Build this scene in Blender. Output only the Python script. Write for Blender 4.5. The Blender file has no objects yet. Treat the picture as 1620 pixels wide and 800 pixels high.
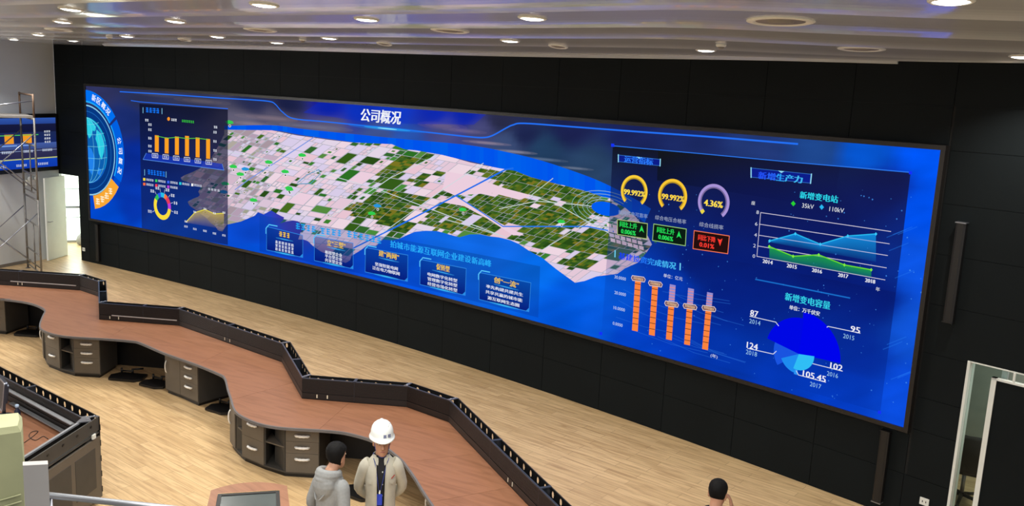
import bpy, bmesh, math, random
import numpy as np
from mathutils import Vector, Matrix
random.seed(7)
rng = np.random.default_rng(7)
SC = bpy.context.scene
COL = SC.collection
# ------------------------------------------------------------------ camera
F_PX, PITCH, ROLL, CAM_Z = 1419.497, 0.182023, 0.0485125, 5.02
cam_d = bpy.data.cameras.new('camera')
cam_d.sensor_width = 36.0
cam_d.lens = F_PX * 36.0 / 1620.0
cam_d.clip_start = 0.05
cam = bpy.data.objects.new('camera', cam_d)
COL.objects.link(cam)
_up0 = Vector((0, math.sin(PITCH), math.cos(PITCH)))
_fw = Vector((0, math.cos(PITCH), -math.sin(PITCH)))
_rt = Vector((1, 0, 0)) * math.cos(ROLL) + _up0 * math.sin(ROLL)
_up = Vector((-1, 0, 0)) * math.sin(ROLL) + _up0 * math.cos(ROLL)
cam.matrix_world = Matrix(((_rt.x, _up.x, -_fw.x, 0), (_rt.y, _up.y, -_fw.y, 0), (_rt.z, _up.z, -_fw.z, CAM_Z), (0, 0, 0, 1)))
SC.camera = cam
# ------------------------------------------------------------------ world, exposure, hall lighting
SC.view_settings.view_transform = 'Standard'
SC.view_settings.look = 'None'
SC.view_settings.exposure = 0.0
SC.view_settings.gamma = 1.0
SC.view_settings.use_curve_mapping = False
AMBIENT = 0.68
LAMP_W = 34.0
HALL_W = 620.0
w = bpy.data.worlds.new('hall_ambient')
SC.world = w
w.use_nodes = True
w.node_tree.nodes['Background'].inputs[0].default_value = (0.98, 0.97, 1.0, 1)
w.node_tree.nodes['Background'].inputs[1].default_value = AMBIENT


def area(name, loc, size, power, color=(1, 0.975, 0.94), rot=(0, 0, 0), shape='RECTANGLE', size_y=None, spread=None, parent=None):
    l = bpy.data.lights.new(name, 'AREA')
    l.shape = shape
    l.size = size
    if size_y:
        l.size_y = size_y
    l.energy = power
    l.color = color
    if spread:
        l.spread = spread
    o = bpy.data.objects.new(name, l)
    COL.objects.link(o)
    o.location = loc
    o.rotation_euler = rot
    if parent:
        o.parent = parent
    return o


# broad area light for the hall's unseen ceiling lamps, above and behind the balcony
area('hall_ceiling_lamps', (-3.5, 3.0, 5.45), 9.0, HALL_W, size_y=5.0)
area('left_wall_fill', (-14.0, 15.8, 5.4), 2.0, 620.0, size_y=4.0)  # added fill light outside the view, brightens the grey left wall
# daylight of the corridor behind the left door
_q = Vector((-11.3, 22.4, 0.2)) - Vector((-12.5, 25.2, 1.7))
area('corridor_daylight', (-12.5, 25.2, 1.7), 1.3, 70.0, (0.93, 1.0, 0.95), _q.to_track_quat('-Z', 'Y').to_euler())

# ------------------------------------------------------------------ geometry helpers
S_C = np.array([-49.39956, -42.09430])     # centre of the curved wall, plan
S_R = 75.55125                              # its radius


def ray(px, py):
    x = (px - 810) / F_PX
    y = -(py - 400) / F_PX
    return _rt * x + _up * y + _fw


def at(px, py, z):
    """point of the photograph at height z"""
    d = ray(px, py)
    t = (z - CAM_Z) / d.z
    return Vector((d.x * t, d.y * t, z))


def proj(p):
    d = Vector(p) - Vector((0, 0, CAM_Z))
    return 810 + F_PX * d.dot(_rt) / d.dot(_fw), 400 - F_PX * d.dot(_up) / d.dot(_fw)


def WP(s, z, off=0.0):
    """point on the curved wall: arc length s, height z, off = distance in front of it"""
    a = s / S_R
    return Vector((S_C[0] + (S_R - off) * math.sin(a), S_C[1] + (S_R - off) * math.cos(a), z))


def uv(px, py, off=0.06):
    d = ray(px, py)
    A = d.x * d.x + d.y * d.y
    B = -2 * (d.x * S_C[0] + d.y * S_C[1])
    Cc = S_C[0] ** 2 + S_C[1] ** 2 - (S_R - off) ** 2
    t = (-B + math.sqrt(B * B - 4 * A * Cc)) / (2 * A)
    x, y, z = d.x * t, d.y * t, CAM_Z + d.z * t
    return math.atan2(x - S_C[0], y - S_C[1]) * S_R, z


def lin(c):
    return tuple(((v / 255.0) / 12.92 if v <= 10.3 else ((v / 255.0 + 0.055) / 1.055) ** 2.4) for v in c)


class MB:
    """collects geometry for ONE mesh object"""

    def __init__(s):
        s.v, s.f, s.m, s.sm = [], [], [], []

    def add(s, vs, fs, mi=0, smooth=False):
        b = len(s.v)
        s.v += [tuple(v) for v in vs]
        for f in fs:
            s.f.append([i + b for i in f])
            s.m.append(mi)
            s.sm.append(smooth)

    def box(s, c, ax, ay, az, mi=0):
        c, ax, ay, az = Vector(c), Vector(ax) / 2, Vector(ay) / 2, Vector(az) / 2
        P = [c + ax * i + ay * j + az * k for k in (-1, 1) for j in (-1, 1) for i in (-1, 1)]
        s.add(P, [(0, 2, 3, 1), (4, 5, 7, 6), (0, 1, 5, 4), (2, 6, 7, 3), (0, 4, 6, 2), (1, 3, 7, 5)], mi)

    def abox(s, x0, x1, y0, y1, z0, z1, mi=0):
        s.box(((x0 + x1) / 2, (y0 + y1) / 2, (z0 + z1) / 2), (x1 - x0, 0, 0), (0, y1 - y0, 0), (0, 0, z1 - z0), mi)

    def wallbox(s, p0, p1, z0, z1, t0, t1, mi=0):
        """upright slab along p0->p1 between offsets t0 and t1 to the LEFT of the direction"""
        p0, p1 = Vector((p0[0], p0[1])), Vector((p1[0], p1[1]))
        d = (p1 - p0).normalized()
        n = Vector((-d.y, d.x))
        a, b, c, e = p0 + n * t0, p1 + n * t0, p1 + n * t1, p0 + n * t1
        s.prism([a, b, c, e], z0, z1, mi)

    def prism(s, poly, z0, z1, mi=0, mside=None):
        n = len(poly)
        ar = sum(poly[i][0] * poly[(i + 1) % n][1] - poly[(i + 1) % n][0] * poly[i][1] for i in range(n))
        if ar < 0:
            poly = list(poly)[::-1]
        vs = [(p[0], p[1], z0) for p in poly] + [(p[0], p[1], z1) for p in poly]
        s.add(vs, [list(range(n))[::-1], list(range(n, 2 * n))], mi)
        s.add(vs, [(i, (i + 1) % n, n + (i + 1) % n, n + i) for i in range(n)], mi if mside is None else mside)

    def tube(s, path, r, n=8, mi=0, cap=True, flat=1.0):
        path = [Vector(p) for p in path]
        rs = r if isinstance(r, (list, tuple)) else [r] * len(path)
        rings = []
        u = None
        for i, p in enumerate(path):
            d = (path[min(i + 1, len(path) - 1)] - path[max(i - 1, 0)]).normalized()
            if u is None:
                u = d.orthogonal().normalized()
            else:
                u = (u - d * u.dot(d))
                u = u.normalized() if u.length > 1e-6 else d.orthogonal().normalized()
            v = d.cross(u)
            rings.append([p + (u * math.cos(2 * math.pi * k / n) + v * math.sin(2 * math.pi * k / n) * flat) * rs[i] for k in range(n)])
        s.loft(rings, mi, cap, True)

    def loft(s, rings, mi=0, cap=True, smooth=True, closed=True):
        n = len(rings[0])
        vs = [p for r_ in rings for p in r_]
        fs = []
        for i in range(len(rings) - 1):
            for k in range(n if closed else n - 1):
                a, b = i * n + k, i * n + (k + 1) % n
                fs.append((a, b, b + n, a + n))
        b = len(s.v)
        s.add(vs, fs, mi, smooth)
        if cap and closed:
            s.f.append([b + k for k in range(n)][::-1])
            s.f.append([b + (len(rings) - 1) * n + k for k in range(n)])
            s.m += [mi, mi]
            s.sm += [False, False]

    def lathe(s, c, prof, n=24, mi=0, ax=Vector((0, 0, 1)), cap=True):
        ax = Vector(ax).normalized()
        u = ax.orthogonal().normalized()
        v = ax.cross(u)
        c = Vector(c)
        s.loft([[c + ax * h + (u * math.cos(2 * math.pi * k / n) + v * math.sin(2 * math.pi * k / n)) * r for k in range(n)] for r, h in prof], mi, cap)

    def ball(s, c, rx, ry, rz, n=14, m=9, mi=0):
        c = Vector(c)
        rings = []
        for i in range(m + 1):
            t = math.pi * (i + 0.02) / (m + 0.04)
            rings.append([c + Vector((rx * math.sin(t) * math.cos(2 * math.pi * k / n), ry * math.sin(t) * math.sin(2 * math.pi * k / n), -rz * math.cos(t))) for k in range(n)])
        s.loft(rings, mi)

    def build(s, name, mats, parent=None, bevel=0.0, remesh=0.0, smooth_it=0, subsurf=0):
        me = bpy.data.meshes.new(name)
        org = Vector((0, 0, 0))
        q = parent
        while q is not None:
            org += Vector(q.location)
            q = q.parent
        me.from_pydata([(v[0] - org.x, v[1] - org.y, v[2] - org.z) for v in s.v], [], s.f)
        mats = mats if isinstance(mats, (list, tuple)) else [mats]
        for m in mats:
            me.materials.append(m)
        me.polygons.foreach_set('material_index', s.m)
        me.polygons.foreach_set('use_smooth', s.sm)
        me.update()
        o = bpy.data.objects.new(name, me)
        COL.objects.link(o)
        if parent:
            o.parent = parent
        if remesh or subsurf:
            if remesh:
                md = o.modifiers.new('r', 'REMESH')
                md.mode = 'VOXEL'
                md.voxel_size = remesh
                md.use_smooth_shade = True
            if smooth_it:
                md = o.modifiers.new('s', 'SMOOTH')
                md.factor = 0.5
                md.iterations = smooth_it
            if subsurf:
                md = o.modifiers.new('u', 'SUBSURF')
                md.levels = md.render_levels = subsurf
            dg = bpy.context.evaluated_depsgraph_get()
            nm = bpy.data.meshes.new_from_object(o.evaluated_get(dg))
            nm.name = name
            o.modifiers.clear()
            o.data = nm
            for p in nm.polygons:
                p.use_smooth = True
        if bevel:
            md = o.modifiers.new('bevel', 'BEVEL')
            md.width = bevel
            md.segments = 2
            md.limit_method = 'ANGLE'
        return o


def tag(o, label=None, cat=None, group=None, kind=None):
    if label:
        o['label'] = label
    if cat:
        o['category'] = cat
    if group:
        o['group'] = group
    if kind:
        o['kind'] = kind
    return o


def thing(name, label, cat, loc=(0, 0, 0), rz=0.0, group=None):
    o = bpy.data.objects.new(name, None)
    o.empty_display_size = 0.1
    COL.objects.link(o)
    o.location = loc
    o.rotation_euler = (0, 0, rz)
    return tag(o, label, cat, group)


def dup(root, loc, rz=None, label=None):
    r = root.copy()
    COL.objects.link(r)
    r.location = loc
    if rz is not None:
        r.rotation_euler = (0, 0, rz)
    if label:
        r['label'] = label
    for ch in list(root.children):
        c = ch.copy()
        COL.objects.link(c)
        c.parent = r
        for g in list(ch.children):
            d = g.copy()
            COL.objects.link(d)
            d.parent = c
    return r


# ------------------------------------------------------------------ materials
def mat(name, rgb, rough=0.5, metal=0.0, var=0.06, scale=6.0, spec=0.5, stretch=(1, 1, 1), emit=0.0, ior=1.5):
    m = bpy.data.materials.new(name)
    m.use_nodes = True
    nt = m.node_tree
    b = nt.nodes['Principled BSDF']
    b.inputs['Roughness'].default_value = rough
    b.inputs['Metallic'].default_value = metal
    b.inputs['IOR'].default_value = ior
    b.inputs['Specular IOR Level'].default_value = spec
    c = lin(rgb)
    tc = nt.nodes.new('ShaderNodeTexCoord')
    mp = nt.nodes.new('ShaderNodeMapping')
    mp.inputs['Scale'].default_value = stretch
    nz = nt.nodes.new('ShaderNodeTexNoise')
    nz.inputs['Scale'].default_value = scale
    nz.inputs['Detail'].default_value = 4
    cr = nt.nodes.new('ShaderNodeValToRGB')
    cr.color_ramp.elements[0].position = 0.3
    cr.color_ramp.elements[1].position = 0.7
    cr.color_ramp.elements[0].color = tuple(x * (1 - var) for x in c) + (1,)
    cr.color_ramp.elements[1].color = tuple(min(1, x * (1 + var)) for x in c) + (1,)
    nt.links.new(tc.outputs['Object'], mp.inputs[0])
    nt.links.new(mp.outputs[0], nz.inputs[0])
    nt.links.new(nz.outputs[0], cr.inputs[0])
    nt.links.new(cr.outputs[0], b.inputs['Base Color'])
    if emit:
        b.inputs['Emission Color'].default_value = c + (1,)
        b.inputs['Emission Strength'].default_value = emit
    return m


def planks(name, ang, c0, c1, c2, w=0.14, l=1.1, rough=0.38, gap=0.35):
    m = bpy.data.materials.new(name)
    m.use_nodes = True
    nt = m.node_tree
    b = nt.nodes['Principled BSDF']
    b.inputs['Roughness'].default_value = rough
    tc = nt.nodes.new('ShaderNodeTexCoord')
    mp = nt.nodes.new('ShaderNodeMapping')
    mp.inputs['Rotation'].default_value = (0, 0, -ang)
    nt.links.new(tc.outputs['Object'], mp.inputs[0])
    br = nt.nodes.new('ShaderNodeTexBrick')
    br.inputs['Scale'].default_value = 1.0
    br.inputs['Brick Width'].default_value = l
    br.inputs['Row Height'].default_value = w
    br.inputs['Mortar Size'].default_value = 0.0022
    br.inputs['Bias'].default_value = 0.0
    br.inputs['Color1'].default_value = lin(c0) + (1,)
    br.inputs['Color2'].default_value = lin(c1) + (1,)
    br.inputs['Mortar'].default_value = tuple(x * gap for x in lin(c1)) + (1,)
    br.offset = 0.37
    nt.links.new(mp.outputs[0], br.inputs[0])
    mp2 = nt.nodes.new('ShaderNodeMapping')
    mp2.inputs['Scale'].default_value = (0.9, 9.0, 1)
    nt.links.new(mp.outputs[0], mp2.inputs[0])
    nz = nt.nodes.new('ShaderNodeTexNoise')
    nz.inputs['Scale'].default_value = 2.2
    nz.inputs['Detail'].default_value = 6
    nz.inputs['Distortion'].default_value = 0.6
    nt.links.new(mp2.outputs[0], nz.inputs[0])
    cr = nt.nodes.new('ShaderNodeValToRGB')
    cr.color_ramp.elements[0].position = 0.42
    cr.color_ramp.elements[1].position = 0.72
    cr.color_ramp.elements[0].color = (0, 0, 0, 1)
    cr.color_ramp.elements[1].color = (1, 1, 1, 1)
    nt.links.new(nz.outputs[0], cr.inputs[0])
    mx = nt.nodes.new('ShaderNodeMixRGB')
    mx.inputs[2].default_value = lin(c2) + (1,)
    nt.links.new(br.outputs[0], mx.inputs[1])
    ml = nt.nodes.new('ShaderNodeMath')
    ml.operation = 'MULTIPLY'
    ml.inputs[1].default_value = 0.75
    nt.links.new(cr.outputs[0], ml.inputs[0])
    nt.links.new(ml.outputs[0], mx.inputs[0])
    nt.links.new(mx.outputs[0], b.inputs['Base Color'])
    return m


def screen_mat(name, strength=1.0):
    m = bpy.data.materials.new(name)
    m.use_nodes = True
    nt = m.node_tree
    nt.nodes.remove(nt.nodes['Principled BSDF'])
    at_ = nt.nodes.new('ShaderNodeVertexColor')
    at_.layer_name = 'picture'
    em = nt.nodes.new('ShaderNodeEmission')
    em.inputs[1].default_value = strength
    tr = nt.nodes.new('ShaderNodeBsdfTransparent')
    mx = nt.nodes.new('ShaderNodeMixShader')
    nt.links.new(at_.outputs['Color'], em.inputs[0])
    nt.links.new(at_.outputs['Alpha'], mx.inputs[0])
    nt.links.new(tr.outputs[0], mx.inputs[1])
    nt.links.new(em.outputs[0], mx.inputs[2])
    nt.links.new(mx.outputs[0], nt.nodes['Material Output'].inputs[0])
    return m


def glass_mat(name, tint=(0.9, 0.95, 0.93), rough=0.02):
    m = bpy.data.materials.new(name)
    m.use_nodes = True
    nt = m.node_tree
    nt.nodes.remove(nt.nodes['Principled BSDF'])
    tr = nt.nodes.new('ShaderNodeBsdfTransparent')
    tr.inputs[0].default_value = tint + (1,)
    gl = nt.nodes.new('ShaderNodeBsdfGlossy')
    gl.inputs['Roughness'].default_value = rough
    fr = nt.nodes.new('ShaderNodeFresnel')
    fr.inputs[0].default_value = 1.2
    mx = nt.nodes.new('ShaderNodeMixShader')
    nt.links.new(fr.outputs[0], mx.inputs[0])
    nt.links.new(tr.outputs[0], mx.inputs[1])
    nt.links.new(gl.outputs[0], mx.inputs[2])
    nt.links.new(mx.outputs[0], nt.nodes['Material Output'].inputs[0])
    return m


FLOOR_DIR = math.radians(-38.0)
M = dict(
    floor=planks('oak_plank_floor', FLOOR_DIR, (214, 184, 138), (196, 166, 121), (158, 126, 88)),
    black=mat('black_wall_panel', (14, 20, 22), 0.7, var=0.12, scale=1.5, spec=0.15),
    seam=mat('panel_joint', (8, 10, 10), 0.8),
    bezel=mat('brown_black_bezel', (30, 27, 25), 0.4),
    ceil=mat('grey_enamel_ceiling', (200, 208, 215), 0.12, var=0.0, scale=0.8, ior=1.9),
    ceilflat=mat('dark_ceiling_recess', (60, 62, 62), 0.35),
    white=mat('white_paint', (226, 230, 224), 0.6, var=0.02),
    grey=mat('grey_wall_paint', (212, 218, 219), 0.7, var=0.04, scale=1.0),
    alu=mat('brushed_aluminium', (150, 153, 160), 0.32, metal=0.85, var=0.05),
    chrome=mat('film_wrapped_chrome', (240, 240, 236), 0.35, metal=0.1, var=0.12, scale=60),
    rail=mat('blue_grey_rail', (72, 78, 90), 0.3, metal=0.6),
    rblack=mat('ribbed_black_panel', (21, 17, 16), 0.45, var=0.1, scale=3),
    bplast=mat('black_plastic', (16, 16, 17), 0.45),
    slot=mat('painted_slot_reflection', (190, 190, 190), 0.35, metal=0.4),
    tabw=mat('cream_label_tab', (222, 214, 190), 0.6),
    wood=planks('red_brown_worktop_laminate', math.radians(-28), (142, 97, 70), (136, 91, 64), (116, 76, 51), w=2.3, l=9.0, rough=0.42, gap=1.0),
    edge=mat('grey_edge_band', (96, 95, 97), 0.5),
    cab=mat('grey_brown_cabinet', (98, 91, 81), 0.55, var=0.05),
    cabd=mat('dark_cabinet_carcass', (66, 64, 60), 0.6),
    skin=mat('skin', (178, 132, 106), 0.55, var=0.06, scale=12),
    hair=mat('black_hair', (9, 9, 10), 0.75, var=0.4, scale=90, spec=0.2),
    jacket=mat('cream_jacket_cloth', (184, 181, 166), 0.85, var=0.05, scale=14),
    shirt=mat('black_shirt_cloth', (18, 18, 24), 0.8),
    hoodie=mat('grey_marl_fleece', (138, 141, 141), 0.9, var=0.08, scale=40),
    dcloth=mat('dark_cloth', (28, 28, 31), 0.85),
    brownc=mat('brown_cloth', (120, 98, 84), 0.85),
    helmet=mat('white_helmet_shell', (226, 232, 230), 0.3, var=0.01),
    blue=mat('blue_badge_plastic', (24, 60, 190), 0.4),
    navy=mat('navy_print', (45, 60, 130), 0.6),
    red=mat('red_print', (190, 50, 45), 0.6),
    wrap=mat('pale_green_foam_wrap', (134, 136, 102), 0.8, var=0.1, scale=9),
    board=mat('pale_grey_board', (138, 135, 132), 0.7, var=0.04, scale=12),
    steel=mat('scaffold_steel', (120, 118, 114), 0.45, metal=0.55, var=0.2, scale=9),
    rust=mat('rusty_brown_steel', (104, 84, 68), 0.6, metal=0.3, var=0.25, scale=9),
    glass=glass_mat('clear_glass'),
    darkglass=mat('dark_screen_glass', (72, 80, 80), 0.25),
    lamp=mat('lamp_diffuser', (255, 250, 240), 0.4, emit=9.0, var=0.0),
    day=mat('bright_window_blind', (236, 250, 240), 0.5, emit=1.3, var=0.0),
    ledge=mat('grey_enamel_strip', (136, 139, 143), 0.45),
    mesh=mat('black_mesh_fabric', (14, 15, 15), 0.8),
)
# ================================================================== THE SETTING
def struct(o):
    o['kind'] = 'structure'
    return o


mb = MB()
mb.prism([(-34, -6), (16, -6), (16, 34), (-34, 34)], -0.1, 0.0)
struct(mb.build('floor', M['floor']))

# curved black wall: backing sheet and panels on a 1.2 x 0.6 m grid
S0, PW = 39.05, 1.2
WTOP = 5.62
OPEN = [(39.05, 39.88, 0, 2.22), (61.19, 63.0, 0, 2.18)]
SCR = (40.36, 60.68, 1.10, 4.62)
ROWS = [0.0, 0.59, 1.19, 1.60, 2.155, 2.75, 3.35, 3.94, 4.55, 5.05, WTOP]


def cut(r, o):
    """rectangle r minus rectangle o"""
    a, b, c, d = r
    e, f, g, h = o
    if e >= b or f <= a or g >= d or h <= c:
        return [r]
    out = []
    if a < e:
        out.append((a, e, c, d))
    if f < b:
        out.append((f, b, c, d))
    x0, x1 = max(a, e), min(b, f)
    if c < g:
        out.append((x0, x1, c, g))
    if h < d:
        out.append((x0, x1, h, d))
    return [q for q in out if q[1] - q[0] > 0.03 and q[3] - q[2] > 0.03]


mb = MB()


def wallslab(r, t0, t1, mi):
    a, b, c, d = r
    n = max(1, int(math.ceil((b - a) / 0.65)))
    A = [WP(a + (b - a) * k / n, 0, t0) for k in range(n + 1)]
    B = [WP(a + (b - a) * k / n, 0, t1) for k in range(n + 1)]
    for k in range(n):
        mb.prism([A[k], A[k + 1], B[k + 1], B[k]], c, d, mi)


back = [(S0, 67.85, 0, WTOP)]
for o in OPEN:
    back = [q for r in back for q in cut(r, o)]
for r in back:
    wallslab(r, -0.16, -0.012, 1)
for k in range(24):
    for j in range(len(ROWS) - 1):
        rr = [(S0 + k * PW + 0.004, S0 + (k + 1) * PW - 0.004, ROWS[j] + 0.003, ROWS[j + 1] - 0.003)]
        for o in OPEN + [SCR]:
            rr = [q for r in rr for q in cut(r, o)]
        for r in rr:
            wallslab(r, -0.012, 0.0, 0)
struct(mb.build('wall_back', [M['black'], M['seam']]))

# left grey wall, running from the end of the black wall towards the viewer
C0 = WP(S0, 0, -0.0)
LD = Vector((-0.34, -0.94, 0)).normalized()
LN = Vector((LD.y, -LD.x, 0))              # away from the room
mb = MB()
e = C0 + LD * 26
mb.prism([C0, e, e + LN * 0.15, C0 + LN * 0.15], 0, WTOP)
struct(mb.build('wall_left', M['grey']))
mb = MB()
a_ = C0 + LD * 1.0
mb.prism([a_ - LN * 0.012, e - LN * 0.012, e, a_], 0, 0.08)
struct(mb.build('baseboard_left', M['alu']))

# corridor behind the left opening: white walls and a bright window with blind rails
U_ = Vector((.894, .447, 0))
PW_ = Vector((-12.70, 25.62, 0))
w0, w1 = PW_ - U_ * 2.2, PW_ + U_ * 2.6
cl_, cr_ = WP(39.05, 0, -.18) + LN * .12, WP(41.6, 0, -.16)
mb = MB()
mb.wallbox(cl_, w0, 0, 2.7, 0, 0.08)
mb.wallbox(w1, cr_, 0, 2.7, 0, 0.08)
mb.prism([cl_, w0, w1, cr_], 2.7, 2.78)
struct(mb.build('wall_corridor', M['white']))
mb = MB()
mb.wallbox(w0, w1, 0.06, 2.7, 0.0, 0.03, 0)
struct(mb.build('window_1', M['day']))
mb = MB()
for z, h in ((0.0, 0.06), (1.00, 0.06), (0.72, 0.015), (1.55, 0.015)):
    mb.wallbox(w0, w1, z, z + h, -0.03, 0.0)
struct(mb.build('trim_1', M['alu']))

# white door leaf standing open
mb = MB()
h0, h1 = Vector((-12.03, 23.74, 0)), Vector((-12.115, 22.88, 0))
h1 = h0 + (h1 - h0).normalized() * 0.86
mb.wallbox(h0, h1, 0.008, 2.16, 0.0, 0.045)
dl = struct(mb.build('door_1', M['white'], bevel=0.004))
mb = MB()
mid = h0 + (h1 - h0) * 0.93
dd = (h1 - h0).normalized()
nn = Vector((-dd.y, dd.x, 0))
mb.tube([mid + nn * 0.045 + Vector((0, 0, 1.02)), mid + nn * 0.10 + Vector((0, 0, 1.02)), mid + nn * 0.10 - dd * 0.12 + Vector((0, 0, 1.02))], 0.011)
mb.build('door_handle', M['alu'], dl)

# room behind the right opening, with a fill light added to brighten it
area('side_room_fill', tuple(WP(61.9, 2.62, -1.3)), 0.6, 32.0, (.95, 1.0, .93))
mb = MB()
jl, jr = WP(61.19, 0, -0.16), WP(63.0, 0, -0.16)
nrm = (WP(62, 0, -1) - WP(62, 0, 0)).normalized()
tng = (WP(62.1, 0) - WP(61.9, 0)).normalized()
bl = jl - tng * 0.9 + nrm * 2.3
br_ = jr + tng * 1.2 + nrm * 2.3
mb.wallbox(bl, br_, 0, 2.7, 0.0, 0.08)
mb.wallbox(bl, jl - tng * 0.9, 0, 2.7, 0, 0.08)
mb.wallbox(br_, jr + tng * 1.2, 0, 2.7, -0.08, 0)
mb.prism([bl, br_, br_ - nrm * 2.3, bl - nrm * 2.3], 2.7, 2.78)
struct(mb.build('wall_side_room', mat('grey_green_paint', (150, 156, 146), .7)))
mb = MB()
mb.wallbox(bl, br_, 0, 0.1, -0.02, 0.0)
struct(mb.build('baseboard_side_room', M['white']))
mb = MB()
for s_, w_ in ((61.19, 0.03), (62.975, 0.025)):
    mb.prism([WP(s_, 0, 0.012), WP(s_ + w_, 0, 0.012), WP(s_ + w_, 0, -0.16), WP(s_, 0, -0.16)], 0, 2.18)
mb.prism([WP(61.22, 0, 0.004), WP(62.975, 0, 0.004), WP(62.975, 0, -0.16), WP(61.22, 0, -0.16)], 2.165, 2.18, 0)
struct(mb.build('trim_2', M['white']))
# fixed glass strip beside the black door
mb = MB()
mb.prism([WP(61.22, 0, -0.07), WP(61.60, 0, -0.07), WP(61.60, 0, -0.08), WP(61.22, 0, -0.08)], 0.0, 2.165)
struct(mb.build('window_2', M['glass']))
mb = MB()
mb.prism([WP(61.535, 0, -0.085), WP(61.59, 0, -0.085), WP(61.59, 0, -0.15), WP(61.535, 0, -0.15)], 0, 2.165)
struct(mb.build('trim_3', M['grey']))
# black door leaf with a white metal frame
a_, b_ = WP(61.47, 0, -0.005), WP(62.40, 0, -0.03)
mb = MB()
mb.wallbox(a_, b_, 0.01, 2.04, -0.02, 0.02, 0)
d2 = struct(mb.build('door_2', M['black']))
mb = MB()
b2 = a_ + (b_ - a_).normalized() * 0.055
mb.wallbox(a_, b2, 0.01, 2.06, -0.035, 0.03)
mb.wallbox(a_, b_, 2.035, 2.06, -0.035, 0.03)
mb.build('door_frame', M['white'], d2)
mb = MB()
c_ = a_ + (b_ - a_) * 0.23
mb.wallbox(c_, c_ + (b_ - a_).normalized() * 0.02, 2.06, 2.165, -0.03, 0.0)
struct(mb.build('trim_4', M['white']))

# ------------------------------------------------------------------ stepped, wavy ceiling
LIPS = [
    (5.55, [(0, 28.5), (80, 28), (200, 27), (300, 25.5), (400, 24.5), (550, 23), (700, 22), (800, 20.5), (900, 18.5), (1000, 16), (1050, 15.3), (1100, 15), (1150, 16), (1240, 19.5), (1350, 24), (1450, 28.5), (1620, 33.5)]),
    (5.55, [(0, 42.5), (80, 43), (200, 43.5), (300, 43.3), (400, 44), (550, 44), (700, 45.3), (800, 45), (900, 44), (1000, 43), (1070, 42.7), (1150, 46), (1240, 50.5), (1350, 55), (1450, 59), (1620, 65)]),
    (5.55, [(0, 51), (80, 52), (200, 54.3), (300, 55.8), (400, 57), (550, 58), (700, 60.3), (800, 61), (900, 61), (1000, 60.5), (1060, 61), (1150, 65), (1240, 69.5), (1350, 74), (1450, 78.5), (1620, 84)]),
    (5.54, [(0, 56), (80, 58.5), (200, 62), (300, 63.8), (400, 65.3), (550, 67.8), (700, 71.5), (800, 73), (900, 74.5), (1000, 75), (1060, 75.5), (1150, 80), (1240, 84.5), (1350, 89), (1450, 93), (1620, 96.5)]),
    (5.53, [(0, 59.5), (80, 62.5), (165, 66), (200, 67.5), (300, 70), (400, 72.3), (550, 75.5), (700, 79.8), (800, 82), (900, 84), (1000, 85), (1100, 87), (1240, 91), (1350, 95), (1420, 97), (1500, 98.5), (1620, 99.8)]),
]
XS = [0, 40, 80, 140, 200, 300, 400, 500, 600, 700, 800, 900, 1000, 1060, 1100, 1150, 1240, 1350, 1420, 1500, 1560, 1620]


def lipline(z, pts):
    xs, ys = zip(*pts)
    P = [at(x, float(np.interp(x, xs, ys)), z) for x in XS]
    for _ in range(2):
        P = [P[0]] + [(P[i - 1] + P[i] * 2 + P[i + 1]) / 4 for i in range(1, len(P) - 1)] + [P[-1]]
    a = P[0] + (P[0] - P[2]).normalized() * 4
    b = P[-1] + (P[-1] - P[-3]).normalized() * 5
    return [a] + P + [b]


lips = [lipline(z, p) for z, p in LIPS]
base = lips[0]
pre = [[p + Vector((-0.66, -1.0, 0)) * k for p in base] for k in (7, 6, 5, 4, 3, 2, 1)]
allz = [5.55] * 7 + [z for z, _ in LIPS]
alll = pre + lips
mb = MB()
STEPS = [.085] * 8 + [.075, .055, .04]
PROF = [(0.0, 0.0), (0.0, 1.0), (0.25, 0.86), (0.5, 0.68), (0.70, 0.53), (0.80, 0.44), (0.87, 0.34), (0.92, 0.24), (0.96, 0.13), (0.985, 0.05), (1.0, 0.0)]
for i in range(len(alll) - 1):
    A, B = alll[i], alll[i + 1]
    STEP = STEPS[i]
    for (t0, h0_), (t1, h1_) in zip(PROF[:-1], PROF[1:]):
        r0, r1 = [], []
        for a, b in zip(A, B):
            za, zb = allz[i], allz[i + 1]
            p = a.lerp(b, t0)
            q = a.lerp(b, t1)
            r0.append(Vector((p.x, p.y, za + (zb - za) * t0 + STEP * h0_)))
            r1.append(Vector((q.x, q.y, za + (zb - za) * t1 + STEP * h1_)))
        mb.loft([r0, r1], 0, False, t0 > 0, False)
# flat soffit from the last step to the wall
last = alll[-1]
r0 = [Vector((p.x, p.y, 5.53)) for p in last]
r1 = [Vector((p.x, p.y, 5.55)) for p in last]
r2 = [Vector((p.x, p.y, 5.55)) + Vector((2.4, 3.6, 0)) for p in last]
mb.loft([r0, r1], 0, False, False, False)
mb.loft([r1, r2], 0, False, False, False)
ceiling = mb.build('ceiling', M['ceil'])
struct(ceiling)
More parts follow.
